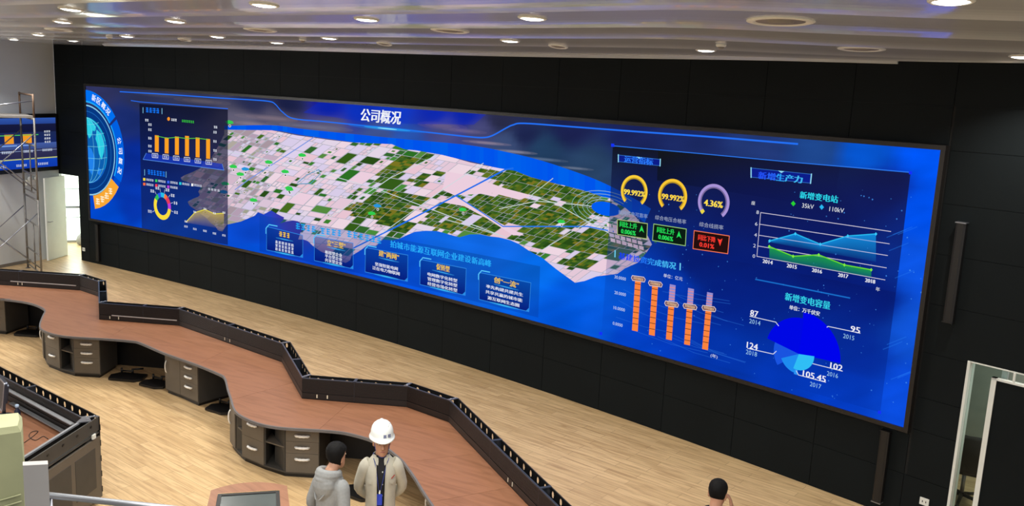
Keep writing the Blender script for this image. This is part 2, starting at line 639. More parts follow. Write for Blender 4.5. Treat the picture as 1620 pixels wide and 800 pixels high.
# lower valance along the wall
vpx = [(165, 72.8), (230, 74), (300, 75.5), (400, 78.2), (550, 82.2), (700, 87), (800, 89.6), (900, 91), (1000, 92.6), (1150, 94.3), (1240, 96), (1350, 99.3), (1420, 101.2)]
V = [at(x, y, 5.51) for x, y in vpx]
V = [V[0]] + [(V[i - 1] + V[i] * 2 + V[i + 1]) / 4 for i in range(1, len(V) - 1)] + [V[-1]]
mb = MB()
nr = Vector((0.55, 0.83, 0))
rings = []
for p in V:
    rings.append([p, p + nr * 0.06, p + nr * 0.06 + Vector((0, 0, 0.10)), p + Vector((0, 0, 0.10)) - nr * 0.10, p + Vector((0, 0, 0.045)) - nr * 0.07])
mb.loft(rings, 0, True, False)
struct(mb.build('trim_5', M['ceil']))

# mezzanine the photograph is taken from
mb = MB()
mb.abox(-3.5, 3.5, -4.0, 2.2, 3.1, 3.35)
struct(mb.build('floor_balcony', M['board']))
# ================================================================== THE BIG CURVED VIDEO WALL
_tcache = {}


def glyph_mesh(s):
    if s not in _tcache:
        c = bpy.data.curves.new('t', 'FONT')
        c.body = s
        c.resolution_u = 2
        o = bpy.data.objects.new('t', c)
        COL.objects.link(o)
        me = bpy.data.meshes.new_from_object(o.evaluated_get(bpy.context.evaluated_depsgraph_get()))
        V = [(v.co.x, v.co.y) for v in me.vertices]
        Fs = [list(p.vertices) for p in me.polygons]
        bpy.data.objects.remove(o)
        bpy.data.curves.remove(c)
        bpy.data.meshes.remove(me)
        _tcache[s] = (V, Fs)
    return _tcache[s]


def clip_half(P, ax, val, keep_greater):
    out = []
    n = len(P)
    for i in range(n):
        a, b = P[i], P[(i + 1) % n]
        ia = (a[ax] >= val) == keep_greater or a[ax] == val
        ib = (b[ax] >= val) == keep_greater or b[ax] == val
        if ia:
            out.append(a)
        if ia != ib:
            t = (val - a[ax]) / (b[ax] - a[ax])
            out.append(tuple(a[k] + (b[k] - a[k]) * t for k in range(len(a))))
    return out


class Paint:
    """flat coloured shapes on a lit screen: coordinates (u along the screen, v up), one mesh"""

    def __init__(s, place, box):
        s.place, s.boxr = place, box
        s.v, s.f, s.c = [], [], []

    def raw(s, P, cols, layer):
        b = len(s.v)
        s.v += [s.place(p[0], p[1], layer) for p in P]
        s.f.append(list(range(b, b + len(P))))
        s.c += cols

    def poly(s, P, col, layer, al=1.0, seg=0.6):
        u0, u1, v0, v1 = s.boxr
        for ax, val, g in ((0, u0, True), (0, u1, False), (1, v0, True), (1, v1, False)):
            if P and any(((p[ax] >= val) != g) for p in P):
                P = clip_half(P, ax, val, g)
        if len(P) < 3:
            return
        c = lin(col) + (al,)
        a, b = min(p[0] for p in P), max(p[0] for p in P)
        n = max(1, int(math.ceil((b - a) / seg)))
        for k in range(n):
            Q = P
            if k > 0:
                Q = clip_half(Q, 0, a + (b - a) * k / n, True)
            if k < n - 1 and Q:
                Q = clip_half(Q, 0, a + (b - a) * (k + 1) / n, False)
            if len(Q) >= 3:
                s.raw(Q, [c] * len(Q), layer)

    def shade(s, quad, cols, layer, nu=8, nv=4):
        """quad TL TR BR BL with colour+alpha at its corners"""
        q = [np.array(p) for p in quad]
        cc = [np.array(lin(c[:3]) + (c[3],)) for c in cols]

        def bil(X, a, b):
            return (X[0] * (1 - a) + X[1] * a) * (1 - b) + (X[3] * (1 - a) + X[2] * a) * b
        for i in range(nu):
            for j in range(nv):
                T = [(i / nu, j / nv), ((i + 1) / nu, j / nv), ((i + 1) / nu, (j + 1) / nv), (i / nu, (j + 1) / nv)]
                s.raw([tuple(bil(q, a, b)) for a, b in T], [tuple(bil(cc, a, b)) for a, b in T], layer)

    def line(s, P, w, col, layer, al=1.0, closed=False):
        P = list(P) + ([P[0]] if closed else [])
        for a, b in zip(P[:-1], P[1:]):
            dx, dy = b[0] - a[0], b[1] - a[1]
            L = math.hypot(dx, dy)
            if L < 1e-6:
                continue
            nx, ny = -dy / L * w / 2, dx / L * w / 2
            ex, ey = dx / L * w * 0.3, dy / L * w * 0.3
            s.poly([(a[0] - ex + nx, a[1] - ey + ny), (a[0] - ex - nx, a[1] - ey - ny), (b[0] + ex - nx, b[1] + ey - ny), (b[0] + ex + nx, b[1] + ey + ny)], col, layer, al)

    def ring(s, c, r0, r1, a0, a1, col, layer, al=1.0, n=None):
        n = n or max(6, int(abs(a1 - a0) / 7))
        for k in range(n):
            t0, t1 = math.radians(a0 + (a1 - a0) * k / n), math.radians(a0 + (a1 - a0) * (k + 1) / n)
            s.poly([(c[0] + r * math.cos(t), c[1] + r * math.sin(t)) for r, t in ((r0, t0), (r1, t0), (r1, t1), (r0, t1))][:4] if r0 > 0 else [c] + [(c[0] + r1 * math.cos(t), c[1] + r1 * math.sin(t)) for t in (t0, t1)], col, layer, al)

    def text(s, t, c, W, Hh, col, layer, rot=0.0, shear=0.0, al=1.0, bold=0.0):
        """string t centred on c, W wide (None: natural), capital height Hh"""
        V, Fs = glyph_mesh(t)
        if not V:
            return
        xs, ys = [p[0] for p in V], [p[1] for p in V]
        x0, x1, y0, y1 = min(xs), max(xs), min(ys), max(ys)
        ky = Hh / (y1 - y0)
        kx = (W / (x1 - x0)) if W else ky
        ca, sa = math.cos(rot), math.sin(rot)
        u0, u1, v0, v1 = s.boxr
        cl = lin(col) + (al,)
        for off in ([0.0] if not bold else [-bold, bold]):
            Q = []
            for x, y in V:
                a, b = (x - (x0 + x1) / 2) * kx + off, (y - (y0 + y1) / 2) * ky
                a += b * shear
                Q.append((min(max(c[0] + a * ca - b * sa, u0), u1), min(max(c[1] + a * sa + b * ca, v0), v1)))
            b0 = len(s.v)
            s.v += [s.place(p[0], p[1], layer + (0.3 if off > 0 else 0)) for p in Q]
            for f in Fs:
                s.f.append([i + b0 for i in f])
                s.c += [cl] * len(f)

    def blur(s, c, n, W, Hh, col, layer, seed=1):
        """a run of n characters too small to read: short strokes"""
        r = random.Random(seed)
        w = W / n
        for i in range(n):
            x = c[0] - W / 2 + (i + 0.5) * w
            for k in range(3):
                y = c[1] + Hh * (k - 1) * 0.36
                h = w * r.uniform(0.28, 0.42)
                s.poly([(x - h, y - Hh * .09), (x + h, y - Hh * .09), (x + h, y + Hh * .09), (x - h, y + Hh * .09)], col, layer)
            q = r.uniform(-0.15, 0.15) * w
            s.poly([(x + q - w * .08, c[1] - Hh / 2), (x + q + w * .08, c[1] - Hh / 2), (x + q + w * .08, c[1] + Hh / 2), (x + q - w * .08, c[1] + Hh / 2)], col, layer)

    def build(s, name, m, parent):
        me = bpy.data.meshes.new(name)
        org = Vector(parent.location)
        me.from_pydata([tuple(v - org) for v in s.v], [], s.f)
        me.materials.append(m)
        ca = me.color_attributes.new('picture', 'FLOAT_COLOR', 'CORNER')
        ca.data.foreach_set('color', np.array(s.c, dtype=np.float32).ravel())
        me.update()
        o = bpy.data.objects.new(name, me)
        COL.objects.link(o)
        o.parent = parent
        return o


UL, UR, VB, VT = 40.43, 60.60, 1.19, 4.55
vw = thing('video_wall', 'huge curved blue video wall showing a map and charts on the black wall', 'screen', tuple(WP(50.5, 2.87, 0.0)))
P_ = Paint(lambda u, v, l: WP(u, v, 0.060 + 0.0016 * l), (UL, UR, VB, VT))


def pk(px, py):
    """(uv, horizontal m per px, vertical m per px) at a pixel on the screen"""
    u, v = uv(px, py)
    a, b = proj(WP(u - 0.1, v, 0.06)), proj(WP(u + 0.1, v, 0.06))
    c, d = proj(WP(u, v - 0.1, 0.06)), proj(WP(u, v + 0.1, 0.06))
    return (u, v), 0.2 / abs(b[0] - a[0]), 0.2 / abs(c[1] - d[1])


def U(*pts):
    return [uv(*p) for p in pts]


def T(s, px, py, w, h, col, layer=9, **k):
    c, kx, ky = pk(px, py)
    P_.text(s, c, w * kx if w else None, h * ky, col, layer, **k)


def G(n, px, py, w, h, col, layer=9):
    c, kx, ky = pk(px, py)
    P_.blur(c, n, w * kx, h * ky, col, layer, seed=int(px * 7 + py))


def LN_(pts, w, col, layer, al=1.0, closed=False):
    c, kx, ky = pk(*pts[0])
    P_.line(U(*pts), w * ky, col, layer, al, closed)


def SM(pts, n=6):
    """smooth px polyline"""
    P = [np.array(p, float) for p in pts]
    out = []
    for i in range(len(P) - 1):
        p0, p1, p2, p3 = P[max(i - 1, 0)], P[i], P[i + 1], P[min(i + 2, len(P) - 1)]
        for k in range(n):
            t = k / n
            out.append(tuple(0.5 * (2 * p1 + (p2 - p0) * t + (2 * p0 - 5 * p1 + 4 * p2 - p3) * t * t + (3 * p1 - p0 - 3 * p2 + p3) * t ** 3)))
    return out + [tuple(P[-1])]


# --- backdrop colours, sampled over the picture
BG = [(150, 140, 46, 50, 92), (230, 155, 44, 50, 86), (310, 152, 52, 55, 84), (400, 160, 36, 42, 78), (455, 166, 26, 32, 70), (440, 190, 88, 84, 108), (380, 195, 100, 96, 118),
      (520, 170, 12, 22, 150), (570, 175, 14, 50, 180), (620, 178, 18, 62, 200), (690, 182, 16, 36, 160), (735, 182, 14, 30, 150), (760, 205, 70, 72, 120), (700, 200, 72, 76, 130), (600, 210, 60, 80, 140), (520, 200, 88, 86, 118),
      (640, 222, 40, 84, 175), (790, 190, 40, 42, 70), (830, 215, 28, 36, 76), (900, 207, 28, 34, 80), (860, 235, 34, 62, 96), (800, 228, 60, 78, 120), (930, 262, 40, 66, 100), (1000, 215, 26, 36, 92), (1100, 222, 28, 42, 100),
      (1200, 228, 34, 56, 118), (1300, 234, 30, 70, 140), (1360, 240, 6, 84, 205), (1470, 250, 0, 86, 246), (1460, 330, 0, 82, 240), (1445, 420, 12, 84, 226), (1440, 520, 16, 84, 215), (1420, 630, 10, 76, 220),
      (170, 345, 0, 72, 205), (215, 330, 6, 52, 170), (215, 250, 8, 44, 150), (205, 190, 26, 44, 110), (250, 350, 0, 78, 215), (300, 362, 0, 86, 228), (400, 375, 10, 70, 200), (400, 395, 4, 82, 220), (520, 415, 6, 70, 205), (480, 345, 60, 50, 160),
      (640, 430, 4, 84, 225), (720, 390, 16, 104, 228), (800, 385, 16, 104, 228), (850, 430, 6, 110, 238), (900, 470, 4, 92, 225), (900, 500, 0, 84, 215), (960, 460, 6, 96, 230), (940, 510, 6, 88, 220), (1000, 540, 2, 66, 200),
      (1060, 440, 4, 66, 200), (1100, 420, 6, 26, 110), (1150, 470, 4, 26, 120), (1060, 520, 4, 56, 185), (1160, 560, 4, 52, 168), (1250, 590, 4, 56, 185), (1330, 620, 4, 60, 195), (1350, 560, 6, 44, 160), (1380, 480, 6, 34, 140),
      (1300, 440, 6, 30, 130), (1400, 300, 10, 40, 150), (1200, 480, 4, 30, 130), (1050, 290, 14, 30, 90), (1200, 320, 10, 24, 100), (1300, 340, 8, 24, 110)]
BGp = np.array([b[:2] for b in BG], float)
BGc = np.array([lin(b[2:]) for b in BG])


def backdrop(px, py):
    d2 = ((BGp[:, 0] - px) / 1.25) ** 2 + (BGp[:, 1] - py) ** 2
    wt = 1.0 / (d2 + 60.0) ** 2.1
    n = 1 + 0.10 * math.sin(px * 0.071 + 1.7 * math.sin(py * 0.09)) * math.sin(py * 0.11 + px * 0.013)
    return (wt @ BGc) / wt.sum() * n


NU, NV = 200, 44
cg = np.zeros((NU + 1, NV + 1, 3))
for i in range(NU + 1):
    for j in range(NV + 1):
        u, v = UL + (UR - UL) * i / NU, VB + (VT - VB) * j / NV
        cg[i, j] = backdrop(*proj(WP(u, v, 0.06)))
for i in range(NU):
    for j in range(NV):
        Q, C_ = [], []
        for a, b in ((i, j), (i + 1, j), (i + 1, j + 1), (i, j + 1)):
            Q.append((UL + (UR - UL) * a / NU, VB + (VT - VB) * b / NV))
            C_.append(tuple(cg[a, b]) + (1.0,))
        P_.raw(Q, C_, 0)

# clouds and the deep-blue header behind the title
for cx, cy, rx, ry, col, al in ((430, 187, 60, 5, (150, 130, 140), .35), (400, 196, 40, 4, (160, 140, 150), .3), (490, 200, 70, 5, (130, 130, 150), .35), (620, 226, 80, 4, (120, 140, 180), .35), (700, 199, 40, 6, (120, 100, 140), .4), (735, 207, 36, 4, (140, 120, 150), .3),
                            (770, 226, 40, 3, (170, 150, 165), .45), (815, 240, 36, 3, (170, 165, 180), .4), (860, 252, 40, 3, (120, 140, 170), .35), (910, 266, 30, 2.5, (150, 160, 180), .3), (320, 160, 46, 5, (120, 108, 112), .35), (250, 150, 40, 4, (90, 90, 110), .3)):
    for sc, a2 in ((1.0, al * .35), (0.7, al * .45), (0.4, al * .6)):
        P_.poly(U(*[(cx + rx * sc * math.cos(t) , cy + ry * sc * math.sin(t) + rx * sc * math.cos(t) * 0.09) for t in np.linspace(0, 2 * math.pi, 20)[:-1]]), col, 0.6 + sc * -0.3, a2)
# river ribbon above the land, then the land itself
RIB_T = SM([(355, 199), (430, 198), (480, 204), (560, 212), (640, 220), (720, 227), (765, 233), (800, 240), (850, 252), (900, 268), (950, 287), (1000, 312), (1030, 330)])
RIB_B = SM([(355, 206), (430, 206), (480, 214), (560, 225), (640, 236), (720, 250), (765, 260), (800, 270), (850, 285), (900, 296), (950, 312), (1000, 338), (1020, 352)])
for a, b, c, d in zip(RIB_T[:-1], RIB_T[1:], RIB_B[1:], RIB_B[:-1]):
    P_.poly(U(a, b, c, d), (0, random.randint(82, 98), 236), 1)
COAST = [(359, 355), (372, 352), (381, 350), (397, 344), (403, 340), (410, 336), (419, 338), (428, 334), (437, 337), (444, 341), (451, 345), (448, 350), (444, 354), (456, 350), (468, 347), (474, 351), (480, 362), (476, 368), (470, 377), (479, 378), (488, 382), (496, 390), (507, 398), (516, 402), (524, 404), (532, 409),
         (545, 416), (552, 412), (558, 404), (570, 396), (583, 388), (594, 388), (602, 383), (608, 380), (620, 381), (633, 377), (645, 371), (658, 366), (675, 365), (693, 366), (710, 370), (728, 374), (744, 371), (759, 370), (775, 372), (791, 376), (806, 380), (822, 387), (840, 397), (860, 408), (880, 425), (908, 447),
         (925, 443), (945, 438), (975, 432), (990, 425), (1008, 414), (1024, 398), (1030, 386), (1024, 372), (1018, 358), (1012, 348)]
LAND_TOP = [(1005, 342), (990, 329), (965, 314), (950, 310), (930, 303), (900, 295), (870, 288), (840, 280), (815, 270), (790, 266), (745, 257), (720, 250), (700, 245), (660, 238), (640, 236), (620, 228), (600, 227), (555, 225), (520, 221), (470, 214), (440, 208), (430, 206), (355, 205)]
WEST = [(311, 333), (300, 325), (297, 319), (306, 314), (317, 310), (314, 303), (318, 296), (303, 290), (288, 285), (286, 281), (292, 277), (305, 272), (317, 266), (322, 256), (334, 250), (340, 240), (346, 230), (350, 222), (355, 212)]
random.seed(11)
jit = [(x + random.uniform(-2, 2), y + random.uniform(-1.5, 1.5)) for x, y in COAST]
LAND = jit + LAND_TOP + WEST[::-1] + [(327, 345), (333, 352), (341, 358), (345, 364), (352, 366)]
LANDuv = U(*LAND)
P_.poly(LANDuv, (176, 176, 190), 1.5, 1.0, seg=0.5)


def inside(p, poly):
    x, y = p
    c = False
    n = len(poly)
    for i in range(n):
        (x1, y1), (x2, y2) = poly[i], poly[(i + 1) % n]
        if (y1 > y) != (y2 > y) and x < (x2 - x1) * (y - y1) / (y2 - y1) + x1:
            c = not c
    return c


FOREST = [[(760, 267), (815, 266), (870, 283), (930, 300), (985, 328), (965, 322), (935, 330), (890, 322), (842, 311), (776, 288)],
          [(722, 313), (800, 300), (838, 312), (900, 326), (935, 335), (935, 352), (900, 366), (842, 368), (780, 350)],
          [(606, 366), (690, 325), (745, 316), (770, 335), (800, 352), (795, 366), (735, 368), (660, 364)],
          [(540, 331), (590, 306), (650, 300), (692, 310), (642, 345), (600, 352), (565, 345)],
          [(582, 281), (602, 270), (627, 266), (638, 273), (612, 291)],
          [(625, 251), (662, 241), (685, 245), (670, 260), (640, 265)],
          [(650, 285), (690, 268), (705, 276), (672, 296)],
          [(800, 372), (860, 370), (930, 366), (1010, 372), (1026, 390), (1000, 400), (930, 398), (860, 390)],
          [(880, 402), (930, 405), (940, 420), (900, 425)]]
HQ = [np.array(p, float) for p in ((215, 362), (425, 176), (1130, 332), (905, 505))]   # (a=0,b=0) (0,1) (1,1) (1,0)


def hmap(a, b):
    p = HQ[0] * (1 - a) * (1 - b) + HQ[1] * (1 - a) * b + HQ[2] * a * b + HQ[3] * a * (1 - b)
    return float(p[0] + 5 * math.sin(b * 7 + a * 3)), float(p[1] + 3 * math.sin(a * 9))


def clip_conv(sub, cl):
    """clip polygon sub by convex polygon cl (any winding)"""
    ar = sum(cl[i][0] * cl[(i + 1) % len(cl)][1] - cl[(i + 1) % len(cl)][0] * cl[i][1] for i in range(len(cl)))
    if ar < 0:
        cl = cl[::-1]
    out = sub
    for i in range(len(cl)):
        a, b = cl[i], cl[(i + 1) % len(cl)]
        src, out = out, []
        for k in range(len(src)):
            p, q = src[k], src[(k + 1) % len(src)]
            dp = (b[0] - a[0]) * (p[1] - a[1]) - (b[1] - a[1]) * (p[0] - a[0])
            dq = (b[0] - a[0]) * (q[1] - a[1]) - (b[1] - a[1]) * (q[0] - a[0])
            if dp >= 0:
                out.append(p)
            if (dp >= 0) != (dq >= 0):
                t = dp / (dp - dq)
                out.append((p[0] + (q[0] - p[0]) * t, p[1] + (q[1] - p[1]) * t))
        if not out:
            return []
    return out


PINK = [(236, 206, 222), (228, 200, 216), (238, 214, 226), (222, 208, 236), (216, 204, 232), (232, 196, 210), (226, 212, 230)]
GREEN = [(58, 128, 44), (44, 112, 36), (72, 140, 58), (50, 104, 44), (84, 138, 62)]
WOOD = [(52, 92, 26), (70, 108, 30), (40, 76, 22), (96, 116, 34), (122, 116, 34), (62, 98, 34), (84, 104, 28), (46, 84, 30)]
CITY = [(196, 172, 192), (180, 158, 178), (210, 184, 202), (168, 150, 160), (176, 168, 158), (218, 196, 214), (160, 160, 140)]


def leaf(a0, a1, b0, b1, r):
    c = hmap((a0 + a1) / 2, (b0 + b1) / 2)
    g = 0.0013
    ga, gb = min(g, (a1 - a0) * .18), min(g * 2.2, (b1 - b0) * .18)
    k = 1.25 if r.random() < .15 else 0.6
    q = [hmap(a0 + ga * k, b0 + gb * k), hmap(a1 - ga * k, b0 + gb * k), hmap(a1 - ga * k, b1 - gb * k), hmap(a0 + ga * k, b1 - gb * k)]
    if not any(inside(p, LAND) for p in q + [c]):
        return
    if not all(inside(p, LAND) for p in q):
        q = clip_conv(LAND, q)
        if len(q) < 3 or len(q) > 14:
            return
    fo = any(inside(c, f) for f in FOREST)
    if fo:
        ga, gb = ga * .35, gb * .35
        q = [hmap(a0 + ga, b0 + gb), hmap(a1 - ga, b0 + gb), hmap(a1 - ga, b1 - gb), hmap(a0 + ga, b1 - gb)]
        if not all(inside(p, LAND) for p in q):
            q = clip_conv(LAND, q)
            if len(q) < 3 or len(q) > 14:
                return
    west = c[0] < 430
    x = r.random()
    if fo:
        if x < .05:
            P_.poly(U(*q), r.choice(PINK), 2)
            return
        P_.poly(U(*q), r.choice(WOOD), 2)
        n = max(1, int((a1 - a0) * 690 / 5))
        m = max(1, int((b1 - b0) * 250 / 4))
        for i in range(n):
            for j in range(m):
                A0, A1 = a0 + ga + (a1 - a0 - 2 * ga) * i / n, a0 + ga + (a1 - a0 - 2 * ga) * (i + 1) / n
                B0, B1 = b0 + gb + (b1 - b0 - 2 * gb) * j / m, b0 + gb + (b1 - b0 - 2 * gb) * (j + 1) / m
                qq = [hmap(A0, B0), hmap(A1, B0), hmap(A1, B1), hmap(A0, B1)]
                if all(inside(p, LAND) for p in qq) and r.random() < .8:
                    P_.poly(U(*qq), r.choice(WOOD), 2.6)
        return
    pg = .10 if west else (.17 if c[0] < 560 else .24)
    if c[0] > 940:
        pg = .35
    if x < pg:
        P_.poly(U(*q), r.choice(GREEN + WOOD[:3]), 2)
    elif west and x < .72:
        P_.poly(U(*q), r.choice(CITY), 2)
    else:
        P_.poly(U(*q), r.choice(PINK), 2)
        if x > .93:
            mid = [((p[0] * 2 + c[0]) / 3, (p[1] * 2 + c[1]) / 3) for p in q[:4]]
            if len(q) == 4:
                mm = [(c[0] + (p[0] - c[0]) * .4, c[1] + (p[1] - c[1]) * .4) for p in q]
                P_.poly(U(*mm), r.choice(GREEN), 2.6)


def split(a0, a1, b0, b1, r, depth=0):
    c = hmap((a0 + a1) / 2, (b0 + b1) / 2)
    w_, h_ = (a1 - a0) * 690, (b1 - b0) * 262
    k = 0.55 if c[0] < 430 else (0.8 if c[0] < 600 else 1.0)
    if max(w_, h_) < 13 * k or (max(w_, h_) < 34 * k and r.random() < .34):
        leaf(a0, a1, b0, b1, r)
        return
    t = r.uniform(.36, .64)
    if w_ * r.uniform(.8, 1.25) > h_:
        m = a0 + (a1 - a0) * t
        split(a0, m, b0, b1, r, depth + 1)
        split(m, a1, b0, b1, r, depth + 1)
    else:
        m = b0 + (b1 - b0) * t
        split(a0, a1, b0, m, r, depth + 1)
        split(a0, a1, m, b1, r, depth + 1)


split(-.14, 1.02, -.06, 1.12, random.Random(5))
# pink corridor, canals, roads, the round lake with its ring roads
P_.poly(U((706, 271), (740, 277), (800, 298), (842, 309), (822, 316), (780, 305), (720, 309), (700, 300)), (236, 206, 222), 2.9)
P_.poly(U((690, 318), (720, 310), (752, 328), (790, 352), (830, 372), (812, 372), (770, 345), (735, 326)), (236, 206, 222), 2.9)
for pts, wd, col in (([(560, 392), (640, 352), (722, 309), (800, 268), (812, 266)], 2.2, (30, 110, 235)), ([(722, 310), (760, 334), (796, 358), (860, 358), (930, 358), (1000, 372)], 1.8, (40, 120, 235)), ([(372, 300), (395, 283), (450, 248), (497, 217)], 1.5, (120, 150, 225)),
                     ([(470, 290), (485, 277), (505, 268), (507, 275), (492, 290), (472, 291)], 1.2, (70, 150, 190)), ([(838, 311), (875, 282)], 1.3, (190, 205, 190)), ([(700, 345), (790, 372)], 1, (200, 215, 210)),
                     ([(790, 330), (850, 318), (930, 325), (985, 340)], 1.1, (200, 215, 210)), ([(842, 310), (880, 322), (920, 345), (985, 380), (1020, 400)], 1.2, (200, 215, 210)), ([(360, 240), (470, 262), (600, 300), (720, 345), (800, 375)], 1.0, (205, 215, 225)),
                     ([(430, 330), (520, 278), (600, 232)], 1.0, (205, 215, 225)), ([(520, 345), (620, 280), (690, 246)], 1.0, (205, 220, 225)), ([(600, 372), (700, 300), (765, 258)], 1.0, (205, 220, 225)), ([(850, 400), (940, 345), (975, 322)], 1.0, (205, 220, 225))):
    LN_(pts, wd, col, 3.2)
for k, (rx, ry) in enumerate(((30, 15), (37, 19), (45, 24), (54, 29))):
    LN_([(959 + rx * math.cos(t) + ry * .1 * math.sin(t), 331 + ry * math.sin(t) + rx * .12 * math.cos(t)) for t in np.linspace(0.3, 5.6, 26)], 1.0, (150, 190, 200), 3.2, .8)
P_.poly(U(*[(959 + 23 * math.cos(t), 330 + 11 * math.sin(t) + 23 * .16 * math.cos(t)) for t in np.linspace(0, 2 * math.pi, 25)[:-1]]), (0, 92, 240), 3.6)
for i in range(6):
    for j in range(4):
        P_.poly(U(*[(960 + i * 9 + j * 2 + a, 352 + j * 8 + i * 2.4 + b) for a, b in ((0, 0), (7.4, 2), (7.8, 7.6), (.6, 5.8))]), random.choice(PINK[:4]), 3.4)
# place markers: coloured sign and a ringed dot
for x, y, b in ((369, 265, 0), (380, 277, 0), (388, 269, 1), (451, 273, 0), (457, 299, 0), (401, 318, 0), (356, 292, 0), (354, 305, 1), (458, 301, 0), (597, 327, 1), (588, 339, 0), (732, 333, 0), (888, 352, 0), (363, 195, 0), (425, 258, 0), (478, 247, 0)):
    col = (40, 150, 220) if b else (50, 205, 80)
    P_.poly(U((x - 6, y - 3), (x - 1, y - 5), (x + 5, y - 3.5), (x + 7, y), (x + 2, y + 1), (x - 4, y + .5)), col, 4)
    for r_, cc in ((2.2, (240, 240, 240)), (1.3, (20, 24, 30))):
        P_.poly(U(*[(x + 1 + r_ * math.cos(t) * .9, y + 4 + r_ * math.sin(t)) for t in np.linspace(0, 2 * math.pi, 9)[:-1]]), cc, 4 + (0.5 if r_ < 2 else 0))

# --- header line and title
LN_(SM([(190, 145), (260, 149), (340, 154.5), (400, 158), (427, 160.5), (436, 165), (447, 177), (465, 187.5), (515, 192.5), (590, 200), (680, 209.5), (740, 216), (765, 217.5), (780, 214), (800, 203), (812, 197.5), (830, 195), (900, 200), (1000, 207.5), (1120, 216), (1200, 222.5), (1262, 227.6)]), 1.6, (36, 112, 245), 3)
P_.poly(U((505, 161), (640, 168), (770, 180), (750, 197), (650, 196), (560, 190), (480, 178)), (8, 44, 190), 0.9, .45)
for sc, al, cc in ((1, .35, (20, 120, 230)), (.6, .6, (40, 170, 245)), (.25, 1, (150, 235, 255))):
    P_.poly(U(*[(613 + 62 * sc * math.cos(t), 203.5 + 3.2 * sc * math.sin(t) + 62 * sc * .095 * math.cos(t)) for t in np.linspace(0, 2 * math.pi, 21)[:-1]]), cc, 3.4 + (1 - sc), al)
T('公司概况', 603, 184, 63, 21, (245, 248, 252), 9, shear=.12, bold=.012)

# --- globe with its ring menu at the left edge
gc, gkx, gky = pk(142, 238)
gc = (UL - 0.05, gc[1])
P_.ring(gc, 0, 1.16, -90, 90, (6, 56, 130), 4)
P_.ring(gc, 1.12, 1.15, -88, 88, (150, 215, 240), 5)
P_.ring(gc, 0.98, 1.0, -88, 88, (30, 110, 190), 5, .8)
P_.ring(gc, 0, .84, -90, 90, (14, 96, 176), 5)
for a, b, cc in ((20, 90, (34, 196, 222)), (-30, 20, (20, 140, 205)), (-90, -30, (16, 96, 196))):
    P_.ring(gc, .80, .84, a, b, cc, 6)
for pl in ([(0.05, .80), (.25, .76), (.42, .62), (.36, .5), (.28, .52), (.22, .38), (.12, .30), (.05, .42)], [(.45, .55), (.62, .45), (.74, .2), (.7, 0), (.6, -.2), (.5, -.05), (.44, .2), (.38, .32)], [(0.05, .1), (.2, .05), (.32, -.15), (.3, -.4), (.18, -.62), (.08, -.5), (.05, -.2)], [(.45, -.4), (.58, -.45), (.5, -.6), (.4, -.55)]):
    P_.poly([(gc[0] + a, gc[1] + b) for a, b in pl], (46, 206, 228) if pl[0][1] > .3 else (34, 130, 235), 6)
for k in (-.5, -.2, .1, .4, .65):
    hw = math.sqrt(max(.84 ** 2 - k * k, 0))
    P_.line([(gc[0], gc[1] + k), (gc[0] + hw * .6, gc[1] + k + .02), (gc[0] + hw, gc[1] + k + .08)], .012, (120, 220, 240), 7, .7)
for k in (.3, .55, .75):
    P_.line([(gc[0] + k * math.cos(t), gc[1] + .83 * math.sin(t)) for t in np.linspace(-1.5, 1.5, 14)], .012, (120, 220, 240), 7, .7)
for a0, a1, cc in ((37, 88, (0, 112, 240)), (-27, 34, (0, 96, 225))):
    P_.ring(gc, 1.25, 1.52, a0, a1, cc, 6)
    P_.ring(gc, 1.21, 1.25, a0, a1, (30, 170, 250), 6)
P_.ring(gc, 1.25, 1.50, -34, 33, (0, 76, 205), 5.6)
P_.ring(gc, 1.16, 1.50, -80, -33, (248, 168, 52), 7)
for st, a0, a1, r_, hh in (('新区概况', 74, 48, 1.385, .16), ('公司概况', 14, -17, 1.385, .15)):
    for k, ch in enumerate(st):
        t = math.radians(a0 + (a1 - a0) * k / 3)
        P_.text(ch, (gc[0] + r_ * math.cos(t), gc[1] + r_ * math.sin(t)), None, hh, (240, 245, 255), 9, rot=t - math.pi / 2 if a0 > 30 else t - math.pi / 2, bold=.006)
for k in range(4):
    t = math.radians(-73 + 27 * k / 3)
    P_.blur((gc[0] + 1.33 * math.cos(t), gc[1] + 1.33 * math.sin(t)), 1, .2, .16, (255, 240, 205), 9, seed=k)

# --- left chart panel
P_.shade(U((221, 164), (361, 173), (361, 387), (225, 365)), [(14, 18, 44, .92), (14, 18, 44, .88), (16, 30, 90, .78), (16, 40, 110, .74)], 6, 8, 6)
LN_([(208, 159), (221, 161), (361, 172)], 1.2, (40, 110, 245), 7)
G(4, 242, 174.5, 22, 8, (20, 120, 250))
for x in (227, 257):
    LN_([(x, 170 + (x - 227) * .05), (x, 178.5 + (x - 227) * .05)], 1.2, (140, 220, 255), 8)
P_.poly(U(*[(267.5 + 2.2 * math.cos(t), 188 + 3 * math.sin(t)) for t in np.linspace(0, 6.28, 13)[:-1]]), (250, 150, 40), 8)
G(3, 276, 189.5, 9, 4, (235, 240, 250))
G(7, 298, 192, 20, 4, (60, 210, 60))
for x, y in ((233, 190), (238, 197), (238, 205), (238, 218.5), (238, 231), (238, 239), (342, 201), (341, 209), (341, 223.5), (341, 238), (341, 252)):
    G(2, x, y, 6, 4, (225, 232, 245))
P_.poly(U((227, 252), (232, 242), (352, 259), (355, 269)), (24, 56, 180), 7, .85)
LN_([(232, 242), (227, 252), (355, 269), (352, 259)], .8, (90, 150, 240), 7.5)
tops = []
